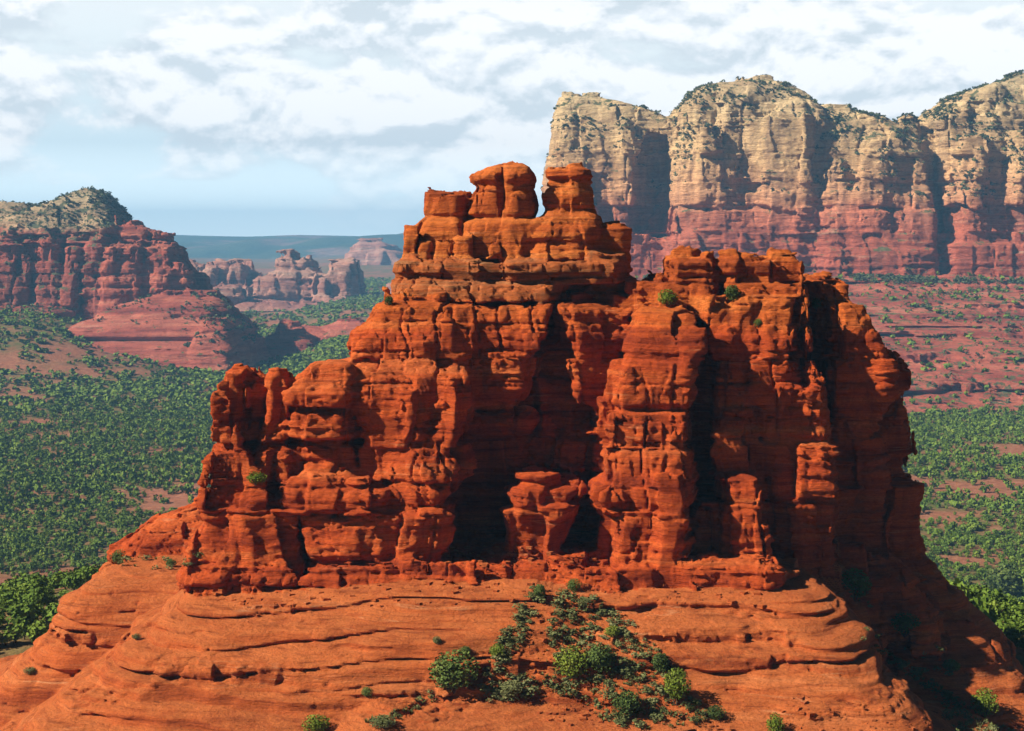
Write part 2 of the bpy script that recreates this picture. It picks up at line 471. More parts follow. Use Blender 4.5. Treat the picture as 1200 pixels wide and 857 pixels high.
        fb += (0.4 - np.abs(vnoise(x / (1.1 * S), y / (1.1 * S), z / (0.7 * S), sd + 9)) * 1.5) * F32(0.16 * S)
        fb += vnoise(x / (0.5 * S), y / (0.5 * S), z / (0.36 * S), sd + 10) * F32(0.12 * S)
        out += fb * A[2]
        sp = kind == 2
        if sp.any(): out[sp] = out[sp] * F32(0.5)
        # smooth slickrock: thin even beds, few joints
        sm = kind == 1
        if sm.any():
            xs, ys, zs = x[sm], y[sm], zz[sm]
            t1 = vnoise(xs / (40 * S), ys / (40 * S), zs / (1.1 * S), sd + 14)
            t2 = vnoise(xs / (16 * S), ys / (16 * S), zs / (0.45 * S), sd + 15)
            rough = sst(vnoise(xs / (9 * S), ys / (9 * S), zs / (2.2 * S), sd + 16), 0.0, 0.45)
            md = sst(vnoise(xs / (14 * S), ys / (14 * S), zs / (2.0 * S), sd + 17), -0.4, 0.5)
            hole = sst(vnoise(xs / (1.1 * S), ys / (1.1 * S), zs / (0.6 * S), sd + 18), 0.55, 0.75) * sst(vnoise(xs / (30 * S), ys / (30 * S), zs / (0.8 * S), sd + 19), 0.1, 0.4)
            ths = th[sm]; vs_ = v[sm]
            rl = hash3(i[sm].astype(np.int32), np.int32(7), np.int32(sd))             # some beds are crumbly, most are smooth
            rough = rough * np.where(rl > 0.6, 1.3, 0.25)
            q = (1 - vs_ ** 5) * np.minimum(ths * 0.26, 0.55 * S) * (0.25 + 0.9 * md) + self.off[i][sm] * F32(0.24 * S) * md
            q += t2 * F32(0.20 * S) * (0.25 + md) + fb[sm] * (0.22 + 1.0 * rough) + rough * (hid2[sm] - 0.8) * F32(0.9 * S) - hole * F32(0.5 * S)
            out[sm] = q
        return out
    def build(self, n=28, workers=4):
        h = self.h; lo = self.lo
        N = np.ceil((self.hi - lo) / h).astype(int)
        NC = np.ceil(N / n).astype(int)
        dims = NC * n + 3
        sx, sy = int(dims[1] * dims[2]), int(dims[2])
        half = 0.5 * n * h * math.sqrt(3)
        band = F32(2.6 * self.S)
        def chunk(ci):
            o = np.array(ci) * n
            ctr = lo + (o + n / 2) * h
            P = [np.full((1, 1, 1), q, F32) for q in ctr]
            d = self.base(P[0], P[1], P[2], ctr - half, ctr + half)[0]
            if abs(float(d[0, 0, 0])) > half * 1.55 + 2.5 * self.S: return None
            ax = [(lo[q] + (np.arange(n + 1) + o[q]) * h).astype(F32) for q in range(3)]
            x, y, z = np.meshgrid(*ax, indexing='ij')
            d, pid, kind = self.base(x, y, z, ctr - half, ctr + half)
            m = np.abs(d) < band
            if not m.any(): return None
            d[m] -= self.detail(x[m], y[m], z[m], kind[m])
            s = d < 0
            if s.all() or not s.any(): return None
            # active cells
            c8 = [s[a:n + a, b:n + b, c:n + c] for a in (0, 1) for b in (0, 1) for c in (0, 1)]
            cnt = sum(q.astype(np.int8) for q in c8)
            act = (cnt > 0) & (cnt < 8)
            I, J, K = np.nonzero(act)
            acc = np.zeros((len(I), 3)); num = np.zeros(len(I))
            for a in range(3):
                for b in (0, 1):
                    for c in (0, 1):
                        p0 = [0, 0, 0]; q = [k for k in range(3) if k != a]
                        p0[q[0]] = b; p0[q[1]] = c
                        p1 = list(p0); p1[a] = 1
                        d0 = d[I + p0[0], J + p0[1], K + p0[2]]; d1 = d[I + p1[0], J + p1[1], K + p1[2]]
                        cr = (d0 < 0) != (d1 < 0)
                        t = np.where(cr, d0 / np.where(cr, d0 - d1, 1), 0)
                        for w_ in range(3):
                            acc[:, w_] += np.where(cr, p0[w_] + (t if w_ == a else 0), 0)
                        num += cr
            vv = (acc / num[:, None] + np.stack([I, J, K], 1) + o) * h + lo
            cid = (I + o[0] + 1).astype(np.int64) * sx + (J + o[1] + 1) * sy + (K + o[2] + 1)
            part = pid[I, J, K]
            quads = []
            st = (sx, sy, 1)
            for a in range(3):
                sl0 = (slice(0, n),) * 3
                sl1 = tuple(slice(1, n + 1) if k == a else slice(0, n) for k in range(3))
                e = s[sl0] != s[sl1]
                i_, j_, k_ = np.nonzero(e)
                base = (i_ + o[0] + 1).astype(np.int64) * sx + (j_ + o[1] + 1) * sy + (k_ + o[2] + 1)
                b, c = (a + 1) % 3, (a + 2) % 3
                qd = np.stack([base, base - st[b], base - st[b] - st[c], base - st[c]], 1)
                flip = ~s[i_, j_, k_]
                qd[flip] = qd[flip][:, ::-1]
                quads.append(qd)
            return vv, cid, part, np.concatenate(quads)
        cis = [(a, b, c) for a in range(NC[0]) for b in range(NC[1]) for c in range(NC[2])]
        with ThreadPoolExecutor(workers) as ex:
            res = [r for r in ex.map(chunk, cis, chunksize=4) if r is not None]
        V = np.concatenate([r[0] for r in res]); cid = np.concatenate([r[1] for r in res])
        part = np.concatenate([r[2] for r in res]); Q = np.concatenate([r[3] for r in res])
        od = np.argsort(cid); cid = cid[od]; V = V[od]; part = part[od]
        ix = np.searchsorted(cid, Q); ix = np.minimum(ix, len(cid) - 1)
        ok = (cid[ix] == Q).all(1)
        Q = ix[ok]
        # drop loose crumbs: keep the large connected pieces
        ed = np.concatenate([Q[:, [0, 1]], Q[:, [1, 2]], Q[:, [2, 3]], Q[:, [3, 0]]])
        ed = np.concatenate([ed, ed[:, ::-1]])
        ed = ed[np.argsort(ed[:, 0], kind='stable')]
        src, start = np.unique(ed[:, 0], return_index=True)
        dst = ed[:, 1]
        lab = np.arange(len(V))
        for _ in range(300):
            new = lab.copy()
            new[src] = np.minimum(lab[src], np.minimum.reduceat(lab[dst], start))
            new = new[new]; new = new[new]; new = new[new]
            if (new == lab).all(): break
            lab = new
        u, inv, cn = np.unique(lab, return_inverse=True, return_counts=True)
        keepv = cn[inv] > 1500
        Q = Q[keepv[Q[:, 0]]]
        N_ = np.cross(V[Q[:, 2]] - V[Q[:, 0]], V[Q[:, 3]] - V[Q[:, 1]])
        vn = np.zeros_like(V)
        for k in range(4):
            for w_ in range(3):
                vn[:, w_] += np.bincount(Q[:, k], N_[:, w_], len(V))
        vn /= np.linalg.norm(vn, axis=1)[:, None] + 1e-12
        self.V, self.Q, self.N, self.P = V, Q, vn, part
        return self
    def sub(self, parts, loc=(0, 0, 0)):
        fp = self.P[self.Q[:, 0]]
        m = np.isin(fp, parts)
        q = self.Q[m]
        if len(q) == 0: return None
        u, inv = np.unique(q, return_inverse=True)
        return self.V[u] - np.array(loc), inv.reshape(q.shape), self.N[u]
    def part_obj(self, name, parts, mat, parent=None, loc=(0, 0, 0)):
        r = self.sub(parts, loc)
        if r is None: print('EMPTY PART', name, parts); return None
        me = mesh_np(name, r[0], r[1], mat, normals=r[2])
        return link(name, me, parent, None if parent is not None else loc)

def W(px, py, D):
    return (px - 600.0) * D / FPX, H - (py - HOR) * D / FPX
def rows(D, lst):
    """(py, px_left, px_right, y_front, y_back) measured on the photograph at distance D -> metres"""
    o = []
    for py, a, b, yf, yb in lst:
        o.append((W(0, py, D)[1], W(a, py, D)[0], W(b, py, D)[0], yf, yb))
    return o

# ================================================================== the butte
(P_APRON, P_BASE, P_WALL, P_CAP, P_LSP, P_MSP, P_RSP, P_LT, P_LP, P_SP, P_MID, P_CEN, P_EP, P_FP, P_STUMP, P_SHELF, P_LCOL) = range(17)
D0 = 188.0
cols = []
def C(part, lst, rnd=0.5, cut=False, k=0.4, kind=0, D=None):
    if part not in (P_BASE, P_LSP, P_MSP, P_RSP):      # depth of the relief
        lst = [(p, a, b, 183.5 + (f - 183.5) * 1.5, g + (f - 183.5) * 0.5) for p, a, b, f, g in lst]
    elif part != P_BASE: lst = [(p + (5 if p < 262 else 0), a, b, f + 5.0, g + 5.0) for p, a, b, f, g in lst]
    if part in (P_LSP, P_MSP, P_RSP): kind = 2
    if D is None:
        f = sum(q[3] for q in lst) / len(lst); g = sum(q[4] for q in lst) / len(lst)
        D = f + min(3.5, (g - f) * 0.4)
    cols.append(Column(part, rows(D, lst), rnd, cut, k, kind))

# core behind the faces
C(P_WALL, [(352, 450, 735, 196, 214), (420, 430, 740, 194, 217), (520, 400, 800, 193, 219), (720, 340, 900, 192, 222)], 0.5)
C(P_CEN, [(372, 700, 850, 194, 214), (420, 700, 930, 193, 217), (520, 700, 1000, 193, 219), (720, 700, 1000, 192, 222)], 0.5)
# main left wall
C(P_WALL, [(352, 466, 560, 190, 205), (360, 440, 572, 189, 208), (372, 430, 575, 188.6, 208), (400, 412, 570, 187.5, 210), (425, 408, 562, 187, 210), (440, 418, 558, 185.6, 210), (470, 428, 552, 185.0, 210), (510, 434, 540, 184.6, 210), (560, 436, 522, 184.2, 210), (610, 436, 512, 183.8, 210), (665, 430, 508, 183.5, 210)], 0.30)
# its right half hangs over the alcove
C(P_WALL, [(353, 530, 655, 190, 206), (372, 530, 652, 188.5, 206), (400, 532, 640, 188, 206), (430, 535, 628, 188.3, 206), (455, 540, 612, 189, 206), (478, 545, 596, 190.5, 206), (500, 545, 580, 193, 206)], 0.28)
C(P_WALL, [(478, 520, 622, 190, 206), (492, 528, 628, 189.5, 206), (505, 535, 610, 190.5, 206), (520, 545, 580, 193, 206)], 0.4)
# stepped buttress left of the alcove
C(P_WALL, [(530, 452, 540, 184.5, 200), (548, 446, 552, 183.6, 200), (590, 446, 512, 183, 200), (594, 446, 528, 182.6, 200), (640, 446, 520, 182.5, 200), (670, 446, 515, 182.5, 200)], 0.4)
# boulder tower in the alcove
C(P_STUMP, [(560, 606, 682, 185.6, 200), (570, 598, 684, 184.8, 200), (595, 594, 668, 184.6, 200), (620, 598, 656, 185.2, 200), (640, 594, 648, 185.0, 200), (672, 584, 664, 184.6, 200)], 0.4)
# second wall
C(P_MID, [(352, 655, 750, 190.5, 206), (362, 652, 752, 189.4, 207), (400, 662, 745, 189, 208), (440, 672, 738, 189.2, 208), (468, 682, 730, 189.6, 208), (480, 690, 722, 190.5, 208), (520, 690, 722, 191.5, 208), (670, 690, 722, 192, 208)], 0.3)
C(P_MID, [(493, 676, 714, 190.6, 200), (504, 676, 714, 190.2, 200), (512, 690, 712, 191.5, 200)], 0.5)
# central pillar: four storeys
C(P_CEN, [(360, 752, 838, 189, 206), (368, 742, 832, 187, 207), (400, 726, 822, 185.6, 208), (430, 718, 812, 184.6, 208), (470, 714, 806, 184, 208), (478, 720, 800, 184.6, 208), (482, 712, 802, 183.2, 208), (540, 712, 802, 182.6, 208), (556, 716, 804, 182.3, 208), (562, 710, 802, 181.8, 208), (600, 712, 798, 182.6, 208), (670, 706, 800, 182.0, 208)], 0.26)
C(P_CEN, [(480, 708, 740, 184.2, 196), (500, 706, 742, 182.8, 196), (520, 714, 740, 183.4, 196), (535, 708, 736, 182.8, 196), (560, 712, 736, 182.4, 196), (570, 694, 742, 181.4, 196), (580, 692, 745, 181.2, 196), (600, 704, 742, 182.4, 196), (612, 712, 742, 181.8, 196), (640, 712, 742, 181.5, 196), (668, 708, 744, 181.5, 196)], 0.6)
C(P_CEN, [(556, 764, 800, 181.2, 196), (580, 768, 800, 181.0, 196), (640, 772, 794, 181.2, 196), (668, 770, 796, 181.2, 196)], 0.6)
C(P_CEN, [(590, 812, 838, 186.2, 200), (612, 806, 838, 185.6, 200), (640, 800, 836, 184.6, 200), (668, 798, 836, 184.2, 200)], 0.5)
# pillar right of the dark chimney
C(P_EP, [(352, 838, 882, 190.5, 208), (364, 836, 878, 189.6, 208), (400, 838, 878, 189.4, 208), (455, 838, 884, 189, 208), (480, 836, 886, 188.2, 208), (670, 830, 890, 187.5, 208)], 0.35)
C(P_LCOL, [(486, 852, 876, 187.2, 200), (508, 846, 872, 186.2, 200), (530, 844, 868, 185.8, 200), (550, 850, 872, 185.8, 200), (556, 846, 892, 183.4, 200), (600, 848, 892, 183, 200), (668, 846, 892, 182.8, 200)], 0.4)
# pillar with the shelf on top
C(P_EP, [(345, 872, 936, 190.4, 208), (352, 866, 940, 189.4, 209), (400, 872, 946, 188.6, 210), (450, 880, 956, 188.0, 210), (520, 885, 965, 188, 210), (670, 880, 975, 187, 212)], 0.42)
C(P_EP, [(318, 856, 926, 192.6, 206), (332, 852, 930, 191.2, 207), (346, 864, 934, 190.4, 208)], 0.5)
C(P_SHELF, [(303, 850, 918, 192.4, 204), (308, 846, 924, 191.6, 205), (320, 848, 924, 191.8, 205), (323, 856, 916, 192.8, 204)], 0.4)
C(P_SHELF, [(303, 788, 826, 192.6, 202), (308, 784, 834, 191.8, 203), (320, 786, 834, 192, 203), (326, 790, 826, 193, 202)], 0.4)
C(P_CEN, [(324, 776, 838, 192.4, 206), (336, 770, 840, 191.4, 206), (352, 766, 842, 190.2, 207), (372, 756, 842, 189.6, 207)], 0.45)
C(P_CEN, [(332, 744, 760, 193, 199), (340, 740, 763, 192.4, 200), (345, 744, 760, 192.8, 199), (356, 738, 770, 191.6, 202)], 0.6)
# right end
C(P_FP, [(327, 950, 988, 196, 210), (333, 948, 996, 194.5, 212), (350, 956, 998, 194, 213), (356, 956, 1004, 193, 213), (385, 954, 1018, 192.2, 215), (415, 952, 1036, 191.8, 217), (430, 952, 1040, 191.6, 218), (455, 960, 1036, 191.8, 219), (500, 968, 1032, 192.8, 220), (530, 970, 1038, 194.2, 221), (670, 965, 1045, 194, 224)], 0.34)
C(P_FP, [(424, 1020, 1058, 199, 216), (434, 1012, 1068, 198, 218), (452, 1010, 1070, 198, 218), (472, 1010, 1062, 198, 218), (500, 1010, 1068, 197, 219), (528, 1010, 1072, 197, 220), (545, 1010, 1062, 197, 220), (562, 1010, 1070, 196, 221), (590, 1000, 1060, 196, 222), (640, 1000, 1072, 195, 224), (690, 1000, 1110, 194, 228)], 0.5)
C(P_FP, [(345, 996.5, 1000.5, 188, 196), (530, 996, 1001, 188, 196)], 0.2, cut=True)
# summit ledge and spires
C(P_CAP, [(303, 484, 732, 194, 210), (308, 474, 735, 192.6, 211), (319, 470, 735, 192.4, 211), (321, 474, 732, 192.9, 210), (332, 472, 730, 192.7, 210), (334, 470, 664, 192.0, 211), (345, 468, 660, 191.0, 211), (356, 462, 654, 190.4, 211)], 0.34)
C(P_CAP, [(330, 640, 736, 196.0, 211), (356, 640, 738, 195.4, 211)], 0.3)
C(P_LSP, [(221, 508, 550, 198.6, 205.6), (226, 508, 550, 198.2, 206), (245, 504, 552, 198, 206), (249, 506, 550, 198.6, 205.6), (262, 498, 550, 197.2, 206), (276, 493, 550, 196.6, 206), (281, 496, 552, 196.9, 206), (306, 490, 552, 196.6, 206)], 0.6)
C(P_LSP, [(268, 482, 492, 197, 203), (275, 480, 493, 196.4, 203), (306, 479, 494, 196.4, 203)], 0.6)
C(P_LSP, [(281, 494, 512, 195.8, 202), (306, 494, 513, 195.6, 202)], 0.7)
C(P_LSP, [(281, 516, 536, 195.6, 202), (306, 515, 537, 195.4, 202)], 0.7)
C(P_MSP, [(186, 588, 610, 199.8, 204), (191, 570, 620, 198, 206), (201, 555, 624, 197, 207), (207, 556, 624, 197.2, 207), (211, 562, 622, 198, 206.5), (236, 556, 626, 197.4, 207), (246, 553, 625, 197.2, 207), (250, 560, 622, 197.6, 206.6), (262, 552, 624, 196.2, 207), (276, 549, 620, 195.6, 207), (281, 548, 622, 195.9, 207), (306, 546, 622, 195.8, 207)], 0.55)
C(P_MSP, [(280, 540, 558, 195.2, 202), (306, 539, 560, 195, 202)], 0.7)
C(P_MSP, [(280, 574, 592, 194.8, 202), (306, 573, 594, 194.6, 202)], 0.7)
C(P_MSP, [(280, 596, 614, 195.4, 202), (306, 595, 616, 195.2, 202)], 0.7)
C(P_MSP, [(204, 588, 596, 195.6, 199), (243, 590, 600, 195.4, 198.6)], 0.3, cut=True)
C(P_RSP, [(191, 642, 680, 199.4, 205), (195, 637, 686, 198.2, 206), (202, 636, 686, 198, 206), (206, 640, 684, 198.8, 205.6), (222, 632, 686, 198.2, 206), (236, 630, 688, 198, 206), (240, 634, 690, 198.4, 206), (252, 626, 694, 196.8, 207), (268, 618, 698, 195.4, 208), (278, 614, 698, 194.9, 208), (284, 618, 696, 195.6, 208), (296, 614, 700, 194.6, 208), (306, 612, 702, 194.4, 208)], 0.62)
C(P_RSP, [(261, 690, 722, 199, 208), (268, 690, 729, 198, 208.5), (306, 690, 732, 198, 209)], 0.4)
# left tower
C(P_LT, [(421, 376, 396, 186, 190), (427, 370, 408, 185, 191), (436, 358, 412, 184.9, 192), (446, 345, 412, 184.4, 193), (458, 335, 412, 183.9, 194), (472, 336, 410, 183.9, 194), (475, 342, 406, 185.4, 194), (482, 338, 404, 184.2, 194), (508, 338, 402, 184.1, 194), (513, 346, 398, 185.6, 194), (540, 348, 408, 185.2, 194), (552, 350, 420, 184, 194), (562, 340, 440, 183.2, 196)], 0.34)
C(P_LT, [(424, 388, 412, 187.6, 192), (432, 390, 424, 187, 193), (446, 392, 434, 186.6, 194), (470, 396, 440, 186.4, 195), (476, 396, 434, 187.6, 195), (562, 398, 442, 187.4, 196)], 0.34)
C(P_LT, [(470, 398, 404, 180, 187.6), (556, 399, 405, 180, 187.6)], 0.3, cut=True)
C(P_LP, [(433, 272, 288, 185.6, 190), (439, 266, 291, 184.8, 191), (452, 261, 289, 184.2, 192), (466, 256, 288, 183.8, 192.6), (500, 253, 287, 183.6, 193), (520, 253, 289, 183.6, 193), (536, 249, 296, 183.2, 194), (560, 244, 320, 182.8, 195), (590, 239, 330, 182.4, 196), (604, 246, 330, 182.7, 196), (640, 236, 340, 182, 198), (670, 222, 350, 181, 200)], 0.38)
C(P_LP, [(436, 284, 296, 188, 192), (444, 282, 304, 187.2, 193), (470, 280, 305, 187, 193), (536, 280, 308, 186.8, 194), (545, 280, 318, 185, 194)], 0.4)
C(P_LP, [(470, 292, 296, 180, 188), (533, 291, 297, 180, 188)], 0.3, cut=True)
C(P_LP, [(470, 270, 273, 180, 184.6), (528, 269, 272, 180, 184.6)], 0.3, cut=True)
C(P_SP, [(436, 322, 332, 186.4, 189), (444, 318, 338, 185.6, 190), (452, 318, 340, 185.6, 190), (456, 322, 336, 186, 190), (490, 314, 342, 185.4, 191), (530, 300, 345, 184.6, 193), (560, 300, 345, 184, 194)], 0.5)
C(P_LT, [(560, 320, 450, 183.0, 196), (572, 318, 455, 182.2, 197), (596, 330, 455, 182, 198), (600, 345, 455, 182.6, 198), (646, 350, 455, 181.8, 199), (654, 352, 455, 182.6, 199), (672, 340, 455, 181, 200)], 0.4)
C(P_LP, [(575, 262, 348, 182.6, 196), (600, 272, 352, 182.2, 197), (650, 255, 360, 181.4, 199), (672, 240, 370, 180.4, 200)], 0.5)
# dark chimneys between the pillars
C(P_WALL, [(330, 928, 950, 184, 200), (400, 934, 956, 184, 198), (470, 946, 960, 184, 196)], 0.3, cut=True)
# base beds under the walls
C(P_BASE, [(663, 230, 902, 180.0, 222), (668, 226, 906, 179.2, 224), (684, 222, 907, 178.8, 225), (690, 226, 900, 180.4, 225), (704, 222, 890, 180.2, 226), (722, 215, 880, 180.8, 228), (760, 205, 880, 179, 230)], 0.22, D=184)
C(P_BASE, [(655, 718, 904, 179.8, 200), (660, 712, 907, 178.4, 200), (682, 712, 906, 178.0, 200), (690, 735, 902, 179.2, 200), (705, 770, 892, 179.4, 200), (722, 800, 870, 180, 200), (735, 810, 850, 180.6, 200)], 0.3, D=182)
C(P_BASE, [(655, 860, 1060, 196, 226), (690, 860, 1090, 194, 230), (760, 860, 1120, 192, 235)], 0.3, D=192)
C(P_BASE, [(602, 215, 260, 214, 224), (608, 190, 270, 212, 225), (622, 168, 280, 210, 226), (640, 142, 290, 208, 227), (650, 138, 290, 208.5, 227), (655, 150, 290, 210, 227), (690, 130, 300, 208, 228)], 0.5, D=216)

# slickrock apron (smooth, terraced)
def A(lst, rnd=0.6, k=2.0): cols.append(Column(P_APRON, lst, rnd, False, k, 1))
A([(110.6, -36, 33, 180.5, 204), (110.0, -37.4, 34.8, 176.6, 205), (109.5, -38.0, 35.4, 174.4, 205), (109.2, -38.0, 35.2, 174.2, 205), (109.0, -37.2, 34.6, 175.4, 205), (108.7, -38.6, 36, 173.0, 206),
   (107.9, -40.0, 37.2, 170.8, 207), (107.0, -41.4, 38, 169.6, 207), (106.8, -40.6, 37.4, 170.6, 207), (106.5, -42.0, 38.4, 168.6, 207), (105.9, -43.2, 39.4, 166.6, 207), (105.0, -44.2, 40.0, 165.6, 207), (104.7, -43.4, 39.4, 166.6, 207),
   (104.3, -44.4, 40.2, 165.4, 207), (103.0, -45.4, 40.8, 164.6, 207), (102.7, -44.6, 40.2, 165.4, 207), (102.3, -46.4, 41.0, 163.8, 207), (100.9, -47.8, 42.0, 162.8, 208), (100.6, -47.2, 41.6, 163.4, 208), (100.2, -49.0, 43.0, 161.4, 208), (98.6, -51, 43.6, 159.6, 208), (97.0, -53, 44.0, 157.0, 209), (94.0, -58, 45, 151.5, 210), (88.0, -66, 47, 143, 212)], 0.42)
cols.append(Column(P_APRON, [(110.3, -36, 33, 180.5, 204), (109.3, -38.2, 35.4, 174.6, 205), (107.9, -40.0, 37.2, 170.8, 207), (106.5, -42.0, 38.4, 168.3, 207), (105.0, -44.0, 39.8, 165.9, 207), (104.0, -44.8, 40.4, 165.2, 207), (102.6, -46.0, 41.0, 164.0, 207), (100.6, -48.2, 42.3, 162.6, 208), (98.6, -51, 43.6, 159.8, 208), (94.0, -58, 45, 151.7, 210), (88.0, -66, 47, 143, 212)], 0.42, False, 0.6, 1, (1.3, -0.58, 12.0, 2.2)))
cols.append(Column(P_APRON, rows(203, [(664, 140, 300, 197, 214), (676, 112, 300, 192.5, 219), (700, 91, 300, 189.2, 221), (722, 76, 300, 188.3, 222), (747, 55, 300, 187.7, 223), (774, 26, 300, 186.0, 225), (790, 4, 300, 184, 227), (830, -70, 300, 178, 232), (900, -160, 300, 168, 236)]), 0.5, False, 0.6, 1, (1.2, -0.58, 10.0, 2.2)))
A([(111, -36, 40, 190, 228), (104, -44, 44, 188, 232), (88, -52, 48, 186, 240)], 0.4)
# left lobe
cols.append(Column(P_APRON, rows(203, [(661, 185, 300, 199, 214), (665, 132, 300, 195.5, 217), (674, 112, 300, 192.5, 219), (688, 96, 300, 190.0, 221), (697, 92, 300, 189.0, 221), (700, 97, 300, 190.2, 221), (704, 88, 300, 189.0, 221), (718, 78, 300, 188.2, 222), (722, 83, 300, 189.4, 222), (727, 72, 300, 188.4, 222), (745, 58, 300, 187.6, 223), (749, 62, 300, 188.8, 223), (755, 46, 300, 187.4, 224), (774, 26, 300, 186.0, 225), (790, 4, 300, 184, 227), (830, -70, 300, 178, 232), (900, -160, 300, 168, 236)]), 0.5, False, 1.0, 1))
cols.append(Column(P_APRON, rows(190, [(752, 168, 222, 180, 190.6), (758, 160, 230, 180, 191.4), (776, 158, 226, 180, 191.2), (782, 168, 214, 180, 190.2)]), 0.7, True))
# foreground knuckle bottom left
A([(104.0, -37, -16, 166, 182), (102.0, -41, -14, 162.6, 184), (100.4, -43.0, -14, 160.5, 185), (98.6, -44.2, -14, 158, 186), (97.4, -44.0, -14, 158.6, 186), (94.5, -48, -14, 154, 188), (88, -53, -14, 147, 190)], 0.7)
# front nose below the centre
A([(101.4, -13, 15, 161, 172), (100.9, -16, 18, 156.5, 174), (99.4, -19, 22, 153.5, 176), (96.5, -22, 26, 149.5, 177), (88, -26, 34, 141, 178)], 0.6)
# right shoulder in shade
A([(113.0, 38, 49, 205, 222), (110.0, 34, 52.5, 202, 224), (106.4, 32, 55.6, 199.5, 227), (102.4, 32, 59.2, 197.5, 230), (99.6, 32, 62.0, 196, 232), (98.2, 32, 63.2, 194.6, 233), (95.4, 32, 64.2, 192.5, 234), (93.4, 32, 66, 190, 236), (88, 32, 71, 182, 240)], 0.5)
# right front nose
A([(103.2, 8, 38.5, 163, 184), (101.6, 8, 41.0, 160.0, 184), (100.2, 8, 42.6, 158.2, 184), (99.4, 8, 43.4, 157.6, 184), (97.2, 8, 43.0, 157.8, 184), (96.6, 6, 47, 154, 184), (94.6, 4, 54, 150.5, 184), (88, 0, 62, 142, 184)], 0.45)

def zwarp(x, y, z):
    o = np.zeros_like(z)
    n = 1.3 * vnoise(x / 34.0, y / 34.0, o, 40) + 0.5 * vnoise(x / 12.0, y / 12.0, o, 42)
    m = 0.30 + 0.70 * sst(vnoise(x / 16.0, y / 16.0, z / 3.0, 41), -0.25, 0.3)
    t = z + n
    return z + 1.1 * vnoise(x / 26.0, y / 26.0, o, 43) + 0.35 * vnoise(x / 7.0, y / 7.0, o, 44) + m * (0.31 * np.sin(t * (2 * math.pi / 2.2)) + 0.055 * np.sin(t * (2 * math.pi / 0.8) + 1.3))

butte = Rock(cols, 0.205, (-76, 146, 89), (76, 236, 161.5), 1.0, 3, 0.55, 4.4, (1.0, 1.0, 1.0), zwarp=zwarp, flute=0.72).build()
print('butte', len(butte.V), round(time.time() - T0, 1))

broot = tag(empty('sandstone_butte', (0, 200, 108)), 'tall red sandstone butte with three capped spires standing on bare orange slickrock', 'butte')
BL = (0, 200, 108)
for nm, ps, mt, lb in (
        ('cliff_wall', [P_WALL], M_CLIFF, 'broad lit wall left of the dark alcove'),
        ('cliff_wall', [P_MID], M_CLIFF, 'narrow wall right of the dark alcove'),
        ('summit_ledge', [P_CAP], M_LEDGE, 'banded ledge with a grey green bed under the spires'),
        ('spire', [P_LSP], M_CLIFF, 'lowest spire, square and dark topped, left of the other two'),
        ('spire', [P_MSP], M_CLIFF, 'tallest spire with a rounded cap'),
        ('spire', [P_RSP], M_CLIFF, 'bottle shaped spire with a flat cap'),
        ('tower', [P_LT], M_CLIFF, 'square tower with an overhanging top'),
        ('pinnacle', [P_LP], M_CLIFF, 'ragged pinnacle at the left end'),
        ('pinnacle', [P_SP], M_CLIFF, 'small thin pinnacle behind the ragged one'),
        ('pillar', [P_CEN], M_CLIFF, 'bright central pillar built of stacked blocks'),
        ('pillar', [P_EP], M_CLIFF, 'pillar carrying a flat shelf'),
        ('pillar', [P_LCOL], M_CLIFF, 'low thin column lit on its left edge'),
        ('pillar', [P_FP], M_CLIFF, 'pillar at the right end, half in shade'),
        ('shelf', [P_SHELF], M_CLIFF, None),
        ('boulder_stack', [P_STUMP], M_CLIFF, 'lit stack of blocks inside the dark alcove'),
        ('base_ledge', [P_BASE], M_CLIFF, None)):
    o = butte.part_obj(nm, ps, mt, broot, BL)
    if o is not None and lb: o['label'] = lb
tag(butte.part_obj('slickrock', [P_APRON], M_APRON, None, (0, 0, 0)), kind='structure')

# ================================================================== valley floor
def g_noise(x, y):
    z = np.zeros_like(x)
    return (vnoise(x / 420, y / 420, z, 50) * 7 + vnoise(x / 130, y / 130, z, 51) * 3 + vnoise(x / 45, y / 45, z, 52) * 1.0)
def ground_z(x, y):
    x = np.asarray(x, np.float64); y = np.asarray(y, np.float64)
    D = np.hypot(x, y)
    r = np.hypot((x + 8) * 0.95, (y - 226) * 0.80)
    t = np.clip(1 - (r - 62) / 250, 0, 1)
    ped = 88 * t * t * (3 - 2 * t)
    far = np.clip((D - 2200) / 3500, 0, 1) * 40
    rise = sst(x / np.maximum(D, 1), 0.10, 0.30) * sst(D, 1300, 1900) * 12
    lrise = sst(-x / np.maximum(D, 1), 0.17, 0.30) * sst(D, 1600, 1950) * 65
    mid = sst(x / np.maximum(D, 1), -0.16, -0.09) * (1 - sst(x / np.maximum(D, 1), 0.0, 0.1)) * sst(D, 1300, 2000) * 22
    return ped + far + rise + lrise + mid + g_noise(x, y) * np.clip((r - 70) / 160, 0.25, 1)

def bare(x, y):
    """openings in the woodland"""
    z = np.zeros_like(x)
    n = vnoise(x / 70, y / 70, z, 90) * 0.6 + vnoise(x / 24, y / 24, z, 91) * 0.5 + vnoise(x / 260, y / 260, z, 92) * 0.35
    D = np.hypot(x, y); px = 600 + FPX * x / y
    n -= sst(px, 1040, 1080) * 0.22                                   # thicker wood on the right
    n += 1.0 * np.exp(-((D - (1045 + 30 * np.sin(x / 60))) / 16) ** 2) * (px > 1000)    # red bench crossing the wood
    n += 0.6 * np.exp(-((D - 1150) / 12) ** 2) * ((px > 150) & (px < 260))
    n += 0.4 * np.exp(-((D - 660) / 40) ** 2) * (px > 1100)
    return n
rad = np.concatenate([np.geomspace(30, 3000, 330), np.geomspace(3060, 15400, 60)])
ang = np.concatenate([np.linspace(-180, -32, 50)[:-1], np.linspace(-32, 32, 420), np.linspace(32, 180, 50)[1:]])
